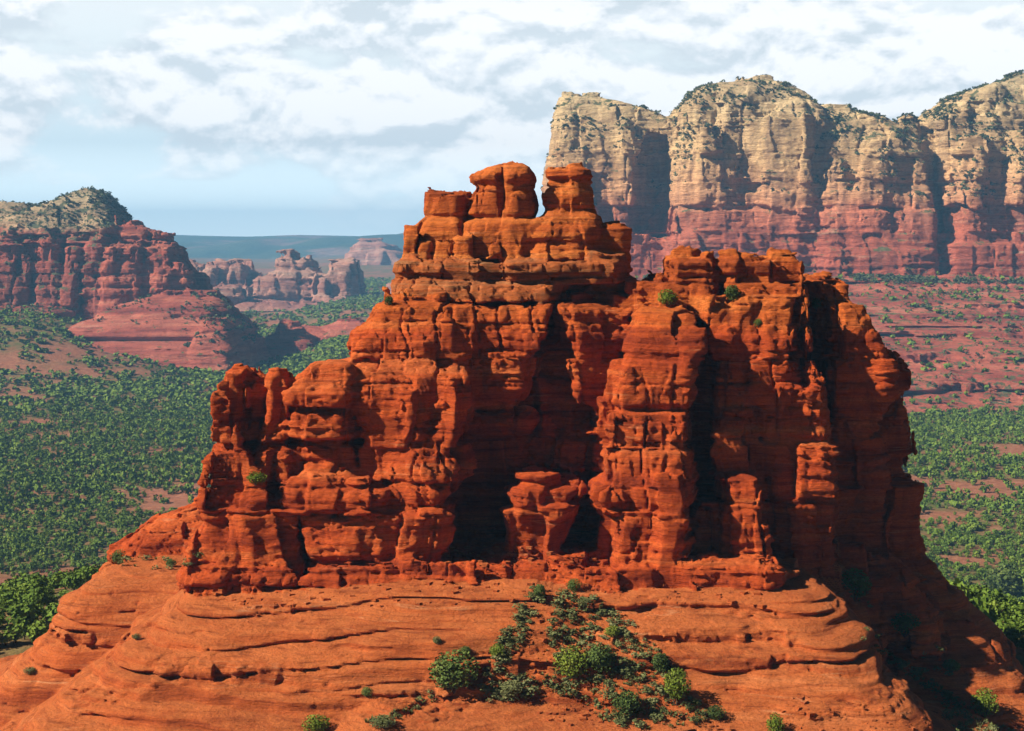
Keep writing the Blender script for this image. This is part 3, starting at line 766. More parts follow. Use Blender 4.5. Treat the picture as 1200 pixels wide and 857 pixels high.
RR, AA = np.meshgrid(rad, np.radians(ang), indexing='ij')
gx, gy = RR * np.sin(AA), RR * np.cos(AA)
gz = ground_z(gx, gy)
nr, na = RR.shape
idx = np.arange(nr * na).reshape(nr, na)
q = np.stack([idx[:-1, :-1], idx[:-1, 1:], idx[1:, 1:], idx[1:, :-1]], -1).reshape(-1, 4)
gv = np.stack([gx, gy, gz], -1).reshape(-1, 3)
# close the hole at the middle
cv_ = len(gv)
gv = np.concatenate([gv, [[0, 0, float(ground_z(np.array([0.0]), np.array([1.0]))[0])]]])
q = np.concatenate([q, np.stack([idx[0, :-1], np.full(na - 1, cv_), np.full(na - 1, cv_), idx[0, 1:]], -1)[:0]])
gme = mesh_np('ground', gv, q, M_GROUND)
ysafe = np.where(gv[:, 1] > 50, gv[:, 1], 1e6)
soil_amt = sst(bare(gv[:, 0], ysafe), 0.12, 0.48) * (gv[:, 1] > 50)
gme.attributes.new('open_soil', 'FLOAT', 'POINT').data.foreach_set('value', soil_amt.astype(F32))
tag(link('ground', gme), kind='structure')

# ================================================================== the mesas across the valley
P_T1, P_M2, P_M3, P_M4, P_BENCH = 1, 2, 3, 4, 5
mc = []
def MC(part, D, lst, rnd=0.3, cut=False, k=0.5): mc.append(Column(part, rows(D, lst), rnd, cut, k, 0))
DM = 1900.0
# detached block at the left
MC(P_T1, 1960, [(110, 662, 700, 1990, 2060), (116, 657, 722, 1968, 2070), (128, 654, 762, 1955, 2080), (140, 652, 790, 1946, 2090), (155, 650, 800, 1936, 2090), (190, 646, 800, 1930, 2090), (215, 644, 800, 1926, 2090), (240, 648, 800, 1922, 2090), (290, 655, 800, 1915, 2090), (340, 650, 800, 1900, 2090)], 0.25)
MC(P_T1, 1960, [(160, 756, 776, 1880, 1975), (172, 744, 783, 1880, 1978), (240, 732, 786, 1880, 1972), (275, 722, 780, 1880, 1960)], 0.7, cut=True)
MC(P_T1, 1960, [(205, 690, 716, 1900, 1938), (275, 700, 718, 1900, 1930)], 0.3, cut=True)
# long wall
MC(P_M2, DM, [(87, 870, 912, 1965, 2060), (92, 840, 930, 1948, 2080), (100, 826, 944, 1936, 2090), (115, 812, 962, 1922, 2090), (132, 802, 975, 1912, 2090), (150, 794, 990, 1904, 2090), (175, 788, 990, 1898, 2090), (245, 780, 990, 1892, 2090), (248, 778, 990, 1886, 2090), (288, 773, 990, 1880, 2090), (340, 765, 990, 1870, 2090)], 0.28)
MC(P_M3, DM, [(122, 960, 1010, 1950, 2060), (136, 955, 1042, 1920, 2080), (148, 952, 1062, 1904, 2080), (165, 958, 1078, 1890, 2080), (190, 962, 1085, 1880, 2080), (245, 964, 1092, 1874, 2080), (250, 962, 1094, 1868, 2080), (290, 960, 1095, 1862, 2080), (293, 955, 1096, 1854, 2080), (345, 950, 1096, 1845, 2080)], 0.3)
MC(P_M3, DM, [(142, 1030, 1100, 1930, 2060), (170, 1030, 1110, 1915, 2080), (230, 1030, 1115, 1906, 2080), (345, 1030, 1120, 1900, 2080)], 0.4)
MC(P_M4, DM, [(66, 1290, 1420, 1970, 2100), (80, 1215, 1450, 1950, 2100), (92, 1180, 1480, 1930, 2100), (108, 1140, 1490, 1915, 2100), (126, 1112, 1500, 1902, 2100), (140, 1092, 1500, 1896, 2100), (165, 1098, 1500, 1890, 2100), (230, 1104, 1500, 1882, 2100), (250, 1104, 1500, 1872, 2100), (284, 1102, 1500, 1866, 2100), (287, 1098, 1500, 1852, 2100), (345, 1096, 1500, 1842, 2100)], 0.22)
MC(P_M4, DM, [(165, 1112, 1148, 1872, 1960), (240, 1108, 1150, 1862, 1960)], 0.6)
MC(P_M4, DM, [(150, 1172, 1240, 1876, 1960), (240, 1166, 1244, 1862, 1960)], 0.6)
MC(P_M2, DM, [(150, 812, 850, 1890, 1960), (245, 806, 846, 1880, 1960)], 0.7)
MC(P_M2, DM, [(140, 872, 960, 1892, 1960), (245, 876, 955, 1880, 1960)], 0.6)
MC(P_M2, DM, [(190, 862, 872, 1860, 1900), (240, 856, 868, 1860, 1898)], 0.3, cut=True)

def bench_field(x, y, z):
    # terraced slope from the forest edge up to the cliff foot
    n = vnoise(x / 190.0, y / 190.0, np.zeros_like(z), 61) * 20 + vnoise(x / 70.0, y / 70.0, np.zeros_like(z), 62) * 6
    side = sst(x, 180.0, 330.0)
    yy = y + n - (1 - side) * 60
    hgt = np.interp(yy.ravel(), [1300, 1400, 1500, 1640, 1760, 1870, 1960], [-40, 2, 30, 60, 84, 112, 130]).astype(F32).reshape(y.shape)
    t = z + 4.0 * vnoise(x / 120.0, y / 120.0, np.zeros_like(z), 63)
    m = 0.55 + 0.45 * sst(vnoise(x / 90.0, y / 90.0, z / 20.0, 64), -0.4, 0.4)
    u = t / 21.0
    st = z + m * (3.3 * np.sin(u * 2 * math.pi) + 0.55 * np.sin(u * 2 * math.pi * 2.6 + 1.0))
    return ((st - hgt) * 0.8).astype(F32), P_BENCH, 1
mesa = Rock(mc, 1.7, (20, 1330, -6), (900, 2000, 392), 7.0, 21, 0.8 * 7, 4.0 * 7, (0.5, 0.75, 0.9), field=bench_field, flute=0.9).build()
print('mesa', len(mesa.V), round(time.time() - T0, 1))
for nm, ps, lb, bp in (
        ('mesa', [P_T1], 'pale detached mesa with a flat tilted top behind the three spires', (90, 1960, 110)),
        ('mesa', [P_M2], 'highest round topped cream and red mesa above the shelf of the butte', (290, 1900, 110)),
        ('mesa', [P_M3], 'lower cream and red buttress between two higher mesas', (440, 1900, 110)),
        ('mesa', [P_M4], 'cream and red mesa rising to the right edge beyond a shaded cleft', (600, 1900, 110))):
    o = mesa.part_obj(nm, ps, M_MESA, None, bp)
    tag(o, lb, 'mesa', 'mesas across the valley')
tag(mesa.part_obj('hillside', [P_BENCH, 0], M_BENCH), kind='structure')

# ------------------------------------------------------------------ left mesa with its knoll
P_LM, P_FIN, P_KN = 1, 2, 3
mc = []
mc.append(Column(P_LM, rows(1930, [(219, 81, 88, 1990, 2025), (224, 70, 99, 1976, 2040), (234, 52, 112, 1956, 2060), (248, 14, 127, 1938, 2070), (262, -40, 138, 1924, 2080), (274, -60, 141, 1914, 2080)]), 0.5, False, 0.5, 2))
MC(P_LM, 1930, [(268, -60, 142, 1922, 2080), (300, -70, 146, 1916, 2080), (345, -80, 150, 1910, 2080), (380, -90, 160, 1900, 2080)], 0.3)
mc.append(Column(P_LM, rows(1930, [(236, -120, 8, 1990, 2080), (250, -140, 20, 1955, 2090), (270, -145, 24, 1940, 2090)]), 0.5, False, 0.5, 2))
MC(P_LM, 1930, [(266, -140, 20, 1945, 2090), (380, -150, 30, 1930, 2090)], 0.4)
for i, (a, b, tp) in enumerate(((-46, -14, 272), (-2, 24, 274), (30, 44, 282), (52, 74, 270), (84, 104, 278), (108, 128, 272))):
    MC(P_LM, 1930, [(tp, a + 4, b - 4, 1912, 1960), (tp + 14, a, b, 1900, 1960), (350, a - 3, b + 3, 1886, 1960), (385, a - 4, b + 4, 1880, 1960)], 0.7)
MC(P_FIN, 1930, [(258, 140, 152, 1940, 1975), (266, 136, 158, 1925, 1980), (350, 132, 164, 1910, 1990), (385, 130, 170, 1905, 1990)], 0.5)
MC(P_FIN, 1930, [(261, 158, 167, 1935, 1965), (270, 154, 172, 1925, 1970), (350, 150, 178, 1915, 1980)], 0.5)
MC(P_FIN, 1930, [(284, 140, 166, 1900, 1950), (292, 134, 172, 1892, 1950), (350, 126, 178, 1878, 1950), (385, 120, 185, 1870, 1950)], 0.6)
MC(P_FIN, 1930, [(278, 186, 198, 1925, 1965), (288, 180, 204, 1912, 1970), (305, 178, 212, 1900, 1975), (325, 174, 224, 1895, 1980), (350, 172, 234, 1888, 1990), (385, 170, 240, 1880, 1990)], 0.3)
MC(P_FIN, 1930, [(284, 170, 182, 1935, 1965), (350, 165, 190, 1925, 1970)], 0.5)
MC(P_FIN, 1930, [(276, 176, 184, 1940, 1965), (300, 174, 190, 1935, 1970)], 0.5)
KN = [(346, 168, 236, 1862, 1930), (356, 140, 246, 1838, 1950), (368, 108, 256, 1815, 1960), (373, 108, 258, 1812, 1960), (379, 86, 270, 1790, 1965), (392, 52, 284, 1768, 1970), (397, 54, 282, 1772, 1970), (404, 42, 292, 1752, 1975), (416, 38, 296, 1742, 1975), (421, 36, 298, 1734, 1975), (432, 26, 302, 1722, 1980), (450, 10, 306, 1700, 1980)]
mc.append(Column(P_KN, rows(1800, KN), 0.45, False, 0.8, 1))
mc.append(Column(P_KN, rows(1800, [(374, 246, 262, 1770, 1900), (384, 240, 272, 1752, 1900), (405, 234, 284, 1738, 1900), (440, 228, 292, 1724, 1900)]), 0.7, False, 0.5, 1))
MC(P_KN, 1800, [(386, 60, 106, 1700, 1772), (393, 58, 108, 1700, 1776)], 0.3, cut=True)
MC(P_KN, 1800, [(405, 74, 100, 1690, 1756), (415, 72, 102, 1690, 1756)], 0.3, cut=True)
def lslope(x, y, z):
    n = vnoise(x / 150.0, y / 150.0, np.zeros_like(z), 71) * 26
    yy = y + n + sst(x, -560.0, -440.0) * -140
    hgt = np.interp(yy.ravel(), [1600, 1720, 1800, 1900, 2000], [-30, 6, 40, 84, 110]).astype(F32).reshape(y.shape)
    hgt = np.where(x > -400, -60, hgt).astype(F32)
    u = z / 17.0
    st = z + 3.6 * np.sin(u * 2 * math.pi)
    return ((st - hgt) * 0.8).astype(F32), 0, 1
lmesa = Rock(mc, 1.5, (-760, 1690, -14), (-290, 2050, 222), 6.0, 33, 0.5 * 6, 2.2 * 6, (0.9, 1.0, 0.9), field=lslope, flute=0.7).build()
print('lmesa', len(lmesa.V), round(time.time() - T0, 1))
o = empty('mesa', (-520, 1930, 60))
tag(o, 'pale domed mesa with dark red fluted cliffs at the left edge', 'mesa', 'mesas across the valley')
lmesa.part_obj('cliff', [P_LM], M_WMESA, o, (-520, 1930, 60))
lmesa.part_obj('fin', [P_FIN], M_KNOLL, o, (-520, 1930, 60))
tag(lmesa.part_obj('rock_knoll', [P_KN], M_KNOLL, None, (-450, 1850, 0)), 'broad layered pink rock knoll at the foot of the pale domed mesa', 'rock knoll')
tag(lmesa.part_obj('hillside', [0], M_BENCH), kind='structure')

# ------------------------------------------------------------------ far rock towers in the gap
mc = []
DF = 3200.0
def FC(part, lst, rnd=0.5, D=DF): mc.append(Column(part, rows(D, lst), rnd, False, 0.4, 0))
def tower(part, a, b, top, bot, dy=0, sh=0.25):
    wd = b - a
    FC(part, [(top, a + wd * sh, b - wd * sh, 3190 + dy, 3260 + dy), (top + 0.18 * (bot - top), a + wd * 0.08, b - wd * 0.08, 3172 + dy, 3275 + dy), (bot - 6, a, b, 3158 + dy, 3290 + dy), (bot + 30, a - 6, b + 8, 3130 + dy, 3300 + dy)])
tower(1, 219, 238, 307, 352, 20); tower(1, 236, 256, 309, 354, 0, 0.2)
tower(2, 252, 268, 310, 350, 30); tower(2, 266, 294, 309, 357, 0); tower(2, 256, 296, 330, 362, -40); tower(2, 292, 304, 322, 352, 20)
tower(3, 322, 346, 300, 352, 30); tower(3, 328, 342, 295, 340, 40); tower(3, 306, 330, 322, 355, -10); tower(3, 318, 358, 312, 354, 0); tower(3, 350, 360, 302, 345, 30, 0.4); tower(3, 356, 374, 314, 348, 10)
tower(4, 380, 416, 308, 354, 0, 0.15); tower(4, 368, 392, 320, 352, -20); tower(4, 398, 418, 312, 352, 10)
tower(5, 454, 470, 333, 348, 0, 0.15)
FC(6, [(352, 290, 345, 3080, 3200), (362, 280, 360, 3030, 3220), (374, 270, 365, 2990, 3230)])
FC(6, [(353, 360, 440, 3080, 3200), (360, 345, 460, 3040, 3220), (373, 335, 480, 2990, 3230)])
far = Rock(mc, 3.2, (-700, 2960, 10), (-180, 3320, 150), 9.0, 44, 6, 22, (0.8, 1.0, 1.0), flute=0.6).build()
for nm, ps, lb in (('rock_tower', [1], 'pale topped far rock tower touching the foot of the left mesa'),
                   ('rock_tower', [2], 'far rock tower with a slanted shadow, second from the left mesa'),
                   ('rock_tower', [3], 'far rock castle with a thin needle, tallest of the distant group'),
                   ('rock_tower', [4], 'blocky far rock tower in blue shade, nearest to the butte of the tall group'),
                   ('rock_tower', [5], 'tiny dark far rock tower beside the butte shoulder')):
    o = far.part_obj(nm, ps, M_FAR, None, (-440, 3200, 20))
    if o: tag(o, lb, 'rock tower', 'rock towers in the hazy gap')
o = far.part_obj('rock_ledge', [6], M_FAR, None, (-440, 3100, 10))
if o: tag(o, 'low pinkish rock ledges below the far rock towers', 'rock ledge')
mc = [Column(1, rows(5400, [(283, 420, 440, 5440, 5600), (288, 412, 452, 5400, 5700), (298, 406, 470, 5370, 5800), (320, 403, 482, 5330, 5850), (340, 395, 500, 5280, 5850)]), 0.3, False, 0.4, 0)]
fm = Rock(mc, 7.0, (-640, 5240, -20), (-250, 5900, 160), 18.0, 55, 12, 40, (0.7, 0.9, 1.0), flute=0.5).build()
tag(fm.part_obj('mesa', [0, 1], M_FAR, None, (-450, 5500, 0)), 'small pink lit mesa far off under the blue plateau', 'mesa', 'mesas across the valley')
# low rocks in the valley between
mc = []
FC(1, [(380, 330, 350, 2080, 2110), (384, 326, 372, 2070, 2120), (392, 322, 400, 2050, 2130), (404, 318, 410, 2030, 2140)], 0.6, 2080)
FC(1, [(378, 398, 424, 2090, 2130), (386, 372, 430, 2070, 2140), (396, 360, 436, 2050, 2140), (404, 350, 440, 2030, 2150)], 0.6, 2080)
FC(2, [(390, 322, 350, 1985, 2040), (398, 308, 372, 1960, 2050), (410, 298, 372, 1930, 2060), (420, 292, 340, 1900, 2060)], 0.6, 1980)
lowr = Rock(mc, 1.8, (-360, 1890, -4), (-150, 2160, 60), 6.0, 66, 3, 10, (0.9, 0.9, 0.9), flute=0.3).build()
for p, lb in ((1, 'dark jagged red outcrop in the forest between knoll and butte'), (2, 'pink tilted bare slab rising from the forest beside the knoll')):
    o = lowr.part_obj('outcrop', [p], M_KNOLL, None, (-250, 2050, 10))
    if o: tag(o, lb, 'outcrop')
print('far', round(time.time() - T0, 1))

# ------------------------------------------------------------------ blue plateau on the skyline
hx = np.linspace(-6500, 6500, 300)
prof_x = [-6500, -3200, -2600, -1850, -1500, -1000, -900, -740, -500, 0, 1500, 6500]
prof_y = [268, 274, 276, 277.5, 276, 278.5, 277, 272.5, 273.5, 277, 275, 268]
uu = np.linspace(0, 1, 40)
top = np.array([H - (np.interp(v, np.array(prof_x), prof_y) - HOR) * 11200 / FPX for v in hx])
X, U = np.meshgrid(hx, uu, indexing='ij')
Y = 8600 + U * 2600 + 500 * vnoise(X / 1500, U * 1.5, X * 0, 80) + 250 * vnoise(X / 500, U * 3, X * 0, 81)
Zp = 20 + (top[:, None] - 20) * (U ** 0.75) + (60 * vnoise(X / 620, U * 4, X * 0, 82) + 30 * vnoise(X / 240, U * 8, X * 0, 83)) * np.sin(np.pi * U)
Z = np.where(U > 0.999, top[:, None] + 5 * vnoise(X / 300, X * 0, X * 0, 84), Zp)
n1, n2 = X.shape
V = np.stack([X, Y, Z], -1).reshape(-1, 3)
back = V.reshape(n1, n2, 3)[:, -1].copy(); back[:, 1] += 3200
back2 = back.copy(); back2[:, 2] = 0; back2[:, 1] += 600
V = np.concatenate([V, back, back2])
idx = np.concatenate([np.arange(n1 * n2).reshape(n1, n2), (n1 * n2 + np.arange(n1))[:, None], (n1 * n2 + n1 + np.arange(n1))[:, None]], 1)
q = np.stack([idx[:-1, :-1], idx[1:, :-1], idx[1:, 1:], idx[:-1, 1:]], -1).reshape(-1, 4)
tag(link('hills', mesh_np('hills', V, q, M_HILLS)), kind='structure')

# ------------------------------------------------------------------ plants
def leaf_template(rg, n, shape, size, flat=0.0):
    """n leaf clumps (quads) spread through a crown; returns (n,4,3) in a unit crown: radius 1, height 0..2"""
    out = np.zeros((n, 4, 3))
    lob = rg.normal(size=(7, 3)); lob /= np.linalg.norm(lob, axis=1)[:, None]
    lr = 0.55 + 0.75 * rg.random(7)
    for i in range(n):
        d = rg.normal(size=3); d /= np.linalg.norm(d)
        w_ = np.exp(4 * (lob @ d)); rr = (w_ * lr).sum() / w_.sum()
        rad_ = rr * (rg.random() ** 0.42)
        p = d * rad_ * np.array([1, 1, 0.95])
        z = (p[2] + 1)
        if shape == 'cone': p[:2] *= np.clip(1.25 - 0.5 * z, 0.15, 1.1)
        nrm = d + 0.8 * rg.normal(size=3); nrm /= np.linalg.norm(nrm)
        a = np.cross(nrm, rg.normal(size=3)); a /= np.linalg.norm(a); b = np.cross(nrm, a)
        sz = size * (0.6 + 0.8 * rg.random())
        c = np.array([p[0], p[1], max(z, 0.06)])
        out[i] = [c - a * sz, c - b * sz * 0.7, c + a * sz, c + b * sz * 0.7]
    return out

def scatter_mesh(templates, P, Sx, Sz, rot, rg):
    """all copies of the templates at points P joined into one array of quads"""
    which = rg.integers(0, len(templates), len(P))
    vs = []
    for k, tm in enumerate(templates):
        m = which == k
        if not m.any(): continue
        c, s_ = np.cos(rot[m]), np.sin(rot[m])
        tv = tm.reshape(-1, 3)
        x = tv[None, :, 0] * c[:, None] - tv[None, :, 1] * s_[:, None]
        y = tv[None, :, 0] * s_[:, None] + tv[None, :, 1] * c[:, None]
        v = np.stack([x * Sx[m][:, None] + P[m][:, 0:1], y * Sx[m][:, None] + P[m][:, 1:2], tv[None, :, 2] * Sz[m][:, None] + P[m][:, 2:3]], -1)
        vs.append(v.reshape(-1, 3))
    V = np.concatenate(vs).astype(F32)
    return V, np.arange(len(V)).reshape(-1, 4)

bpy.context.view_layer.update()
dg = bpy.context.evaluated_depsgraph_get()
def drop(x, y, z0=420):
    ok, loc, nor, i, ob, mt = SC.ray_cast(dg, Vector((x, y, z0)), Vector((0, 0, -1)))
    return (loc, nor, ob.name) if ok else (None, None, None)
def shoot(px, py):
    d = Vector(((px - 600) / FPX, 1.0, -(py - HOR) / FPX)).normalized()
    ok, loc, nor, i, ob, mt = SC.ray_cast(dg, Vector((0, 0, H)), d)
    return (loc, nor, ob.name) if ok else (None, None, None)

rg = np.random.default_rng(5)
def candidates(D1, D2, spacing, a0=-20.5, a1=20.5):
    n = int(0.5 * (D2 ** 2 - D1 ** 2) * R(a1 - a0) / spacing ** 2)
    D = np.sqrt(rg.random(n) * (D2 ** 2 - D1 ** 2) + D1 ** 2)
    a = R(a0) + rg.random(n) * R(a1 - a0)
    return D * np.sin(a), D * np.cos(a)
trees = []
for D1, D2, sp in ((250, 520, 3.8), (520, 900, 3.3), (900, 1400, 4.2), (1400, 2400, 7.0), (2400, 4200, 17)):
    x, y = candidates(D1, D2, sp)
    px = 600 + FPX * x / y
    keep = (rg.random(len(x)) > sst(bare(x, y), 0.08, 0.50) * 0.88) & ~((px > 520) & (px < 960) & (y < 1500))
    x, y = x[keep], y[keep]
    z = ground_z(x, y)
    trees.append(np.stack([x, y, z, np.full(len(x), sp)], 1))
trees = np.concatenate(trees)
# stand each tree on what is there; none on cliffs
keep = np.ones(len(trees), bool)
for i in range(len(trees)):
    x, y = trees[i, 0], trees[i, 1]
    near_rock = (y > 1300 and x > 100) or (y > 1600) or (np.hypot(x, y - 190) < 130)
    if near_rock:
        loc, nor, nm = drop(x, y)
        if loc is None: keep[i] = False; continue
        if nm.startswith(('ground', 'hillside')):
            if nor.z < 0.6 or (nm.startswith('hillside') and rg.random() < 0.90): keep[i] = False
            trees[i, 2] = loc.z
        else:
            keep[i] = False
trees = trees[keep]
print('trees', len(trees), round(time.time() - T0, 1))

# the nearest trees one can make out: objects of their own
Dt = np.hypot(trees[:, 0], trees[:, 1])
pxt = 600 + FPX * trees[:, 0] / trees[:, 1]
pyt = HOR + (H - trees[:, 2] - 1.5) * FPX / trees[:, 1]
cand = np.argsort(Dt)
ind = []
for i in cand:
    if len(ind) >= 300: break
    if not (-20 < pxt[i] < 1220 and pyt[i] < 880): continue
    d = Vector((trees[i, 0], trees[i, 1], trees[i, 2] + 2.2 - H)); L = d.length
    ok, loc, *_ = SC.ray_cast(dg, Vector((0, 0, H)), d.normalized(), distance=L - 4.0)
    if ok: continue
    ind.append(i)
ind = np.array(ind, int)
rest = np.setdiff1d(np.arange(len(trees)), ind)

def tree_mesh(rg, name, n=300, size=0.165, cone=False, trunk=True, leafmat=None):
    lv = leaf_template(rg, n, 'cone' if cone else 'ball', size)
    V = lv.reshape(-1, 3); Qn = len(lv)
    V = V * np.array([1, 1, 0.85]) + np.array([0, 0, 0.25])
    Q = np.arange(len(V)).reshape(-1, 4)
    mi = np.zeros(Qn, int)
    if trunk:
        tv, tq = [], []
        def limb(p0, p1, r0, r1):
            b0 = len(V) + len(tv)
            ax = np.array(p1) - np.array(p0); ax = ax / np.linalg.norm(ax)
            u = np.cross(ax, [0.3, 1, 0.2]); u /= np.linalg.norm(u); v = np.cross(ax, u)
            for p, r in ((p0, r0), (p1, r1)):
                for k in range(6):
                    a = k * math.pi / 3
                    tv.append(np.array(p) + (u * math.cos(a) + v * math.sin(a)) * r)
            for k in range(6):
                k2 = (k + 1) % 6
                tq.append([b0 + k, b0 + k2, b0 + 6 + k2, b0 + 6 + k])
        limb((0, 0, -0.15), (0.04, 0.02, 0.7), 0.10, 0.07)
        for k in range(4):
            a = k * 1.6 + rg.random()
            limb((0.03, 0.02, 0.35 + 0.1 * k), (0.5 * math.cos(a), 0.5 * math.sin(a), 0.9 + 0.15 * k), 0.05, 0.02)
        V = np.concatenate([V, tv]); Q = np.concatenate([Q, tq]); mi = np.concatenate([mi, np.ones(len(tq), int)])
    return V, Q, mi
def split_tree(V, Q, mi, k):
    q = Q[mi == k]
    u, inv = np.unique(q, return_inverse=True)
    return V[u], inv.reshape(q.shape)
tm = []
for _ in range(6):
    V, Q, mi = tree_mesh(rg, 'juniper_tree')
    c_ = split_tree(V, Q, mi, 0); t_ = split_tree(V, Q, mi, 1)
    tm.append((mesh_np('crown', c_[0], c_[1], M_PINE, smooth=False), mesh_np('trunk', t_[0], t_[1], M_BARK)))
for i in ind:
    o = empty('juniper_tree', trees[i, :3])
    cr, tk = tm[int(rg.integers(0, 6))]
    link('crown', cr, o); link('trunk', tk, o)
    s_ = 1.1 + 1.4 * rg.random() ** 1.4
    o.scale = (s_, s_ * (0.85 + 0.3 * rg.random()), s_ * (0.75 + 0.45 * rg.random()))
    o.rotation_euler = (0, 0, rg.random() * 6.28)
    tag(o, 'small rounded green juniper at the near edge of the valley woodland', 'tree', 'nearest trees of the valley woodland')

T_near = [leaf_template(rg, 84, 'ball', 0.29) for _ in range(6)]
T_mid = [leaf_template(rg, 34, 'ball', 0.42) for _ in range(6)]
T_far = [leaf_template(rg, 14, 'ball', 0.6) for _ in range(6)]
VV, n0 = [], 0
for lo_, hi_, T in ((0, 900, T_near), (900, 1500, T_mid), (1500, 9000, T_far)):
    m = rest[(Dt[rest] >= lo_) & (Dt[rest] < hi_)]
    if len(m) == 0: continue
    P = trees[m, :3]; sp = trees[m, 3]
    Sx = (0.24 + 0.50 * rg.random(len(m)) ** 2.2) * sp * np.where(sp > 7, 0.9, 1.0)
    Sx = np.minimum(Sx, 5.5)
    Sz = np.minimum(Sx * (0.75 + 0.4 * rg.random(len(m))), 3.2)
    v, _ = scatter_mesh(T, P, Sx, Sz, rg.random(len(m)) * 6.28, rg)
    VV.append(v)
V = np.concatenate(VV); Q = np.arange(len(V)).reshape(-1, 4)
tag(link('woodland', mesh_np('woodland', V, Q, M_PINE, smooth=False)), kind='stuff')
print('woodland', len(Q), round(time.time() - T0, 1))

# bushes on the tops and ledges of the mesas
def face_pts(rock, n, nzmin, parts=None, zmin=-1e9, zmax=1e9, thr=0.02):
    c = rock.V[rock.Q].mean(1); nz = rock.N[rock.Q[:, 0], 2]
    m = (nz > nzmin) & (c[:, 2] > zmin) & (c[:, 2] < zmax)
    if parts is not None: m &= np.isin(rock.P[rock.Q[:, 0]], parts)
    c = c[m]
    nn = vnoise(c[:, 0] / 60, c[:, 1] / 60, c[:, 2] / 60, 95)
    nn = nn * 0.6 + 0.6 * vnoise(c[:, 0] / 20, c[:, 1] / 20, c[:, 2] / 20, 96)
    c = c[nn > thr + 0.18 * rg.random(len(c))]
    if len(c) == 0: return c
    return c[rg.integers(0, len(c), n)]
pts = [face_pts(mesa, 6500, 0.35, [P_T1, P_M2, P_M3, P_M4], 190), face_pts(mesa, 2300, 0.6, [P_BENCH, 0], -99, 95), face_pts(mesa, 3600, 0.3, [P_BENCH, 0], 98), face_pts(lmesa, 1900, 0.35, [P_LM], 150, 1e9, -0.30), face_pts(lmesa, 1300, 0.6, [0, P_KN])]
Pm = np.concatenate([p for p in pts if len(p)])
Sx = 0.8 + 2.0 * rg.random(len(Pm)) ** 3
v, q = scatter_mesh([leaf_template(rg, 14, 'ball', 0.6) for _ in range(5)], Pm, Sx, Sx * 0.8, rg.random(len(Pm)) * 6.28, rg)
tag(link('scrub', mesh_np('scrub', v, q, M_SCRUB, smooth=False)), kind='stuff')

# shrubs on the butte and on the slickrock, one object each
def shrub_parts(rg, n, size, mat, tall):
    lv = leaf_template(rg, n, 'ball', size)
    V = lv.reshape(-1, 3) * np.array([1, 1, 0.5]) ; Q = np.arange(len(V)).reshape(-1, 4)
    crown = mesh_np('crown', V, Q, mat, smooth=False)
    tv, tq = [], []
    for k in range(6):
        a = k * 1.05 + rg.random() * 0.5
        p0 = np.array([0.05 * math.cos(a), 0.05 * math.sin(a), -0.15]); p1 = np.array([0.55 * math.cos(a), 0.55 * math.sin(a), 0.55 + 0.25 * rg.random()])
        b0 = len(tv); ax = (p1 - p0) / np.linalg.norm(p1 - p0)
        u = np.cross(ax, [0, 0.2, 1]); u /= np.linalg.norm(u); v_ = np.cross(ax, u)
        for p, r in ((p0, 0.05), (p1, 0.015)):
            for j in range(5):
                tv.append(p + (u * math.cos(j * 1.2566) + v_ * math.sin(j * 1.2566)) * r)
        for j in range(5):
            j2 = (j + 1) % 5
            tq.append([b0 + j, b0 + j2, b0 + 5 + j2, b0 + 5 + j])
    stems = mesh_np('trunk', np.array(tv), np.array(tq), M_BARK)
    return crown, stems
KIND = {'j': [shrub_parts(rg, 1700, 0.08, M_JUN, 1) for _ in range(3)], 'b': [shrub_parts(rg, 1500, 0.08, M_BRIGHT, 1) for _ in range(3)], 'g': [shrub_parts(rg, 1300, 0.075, M_GREY, 1) for _ in range(3)]}
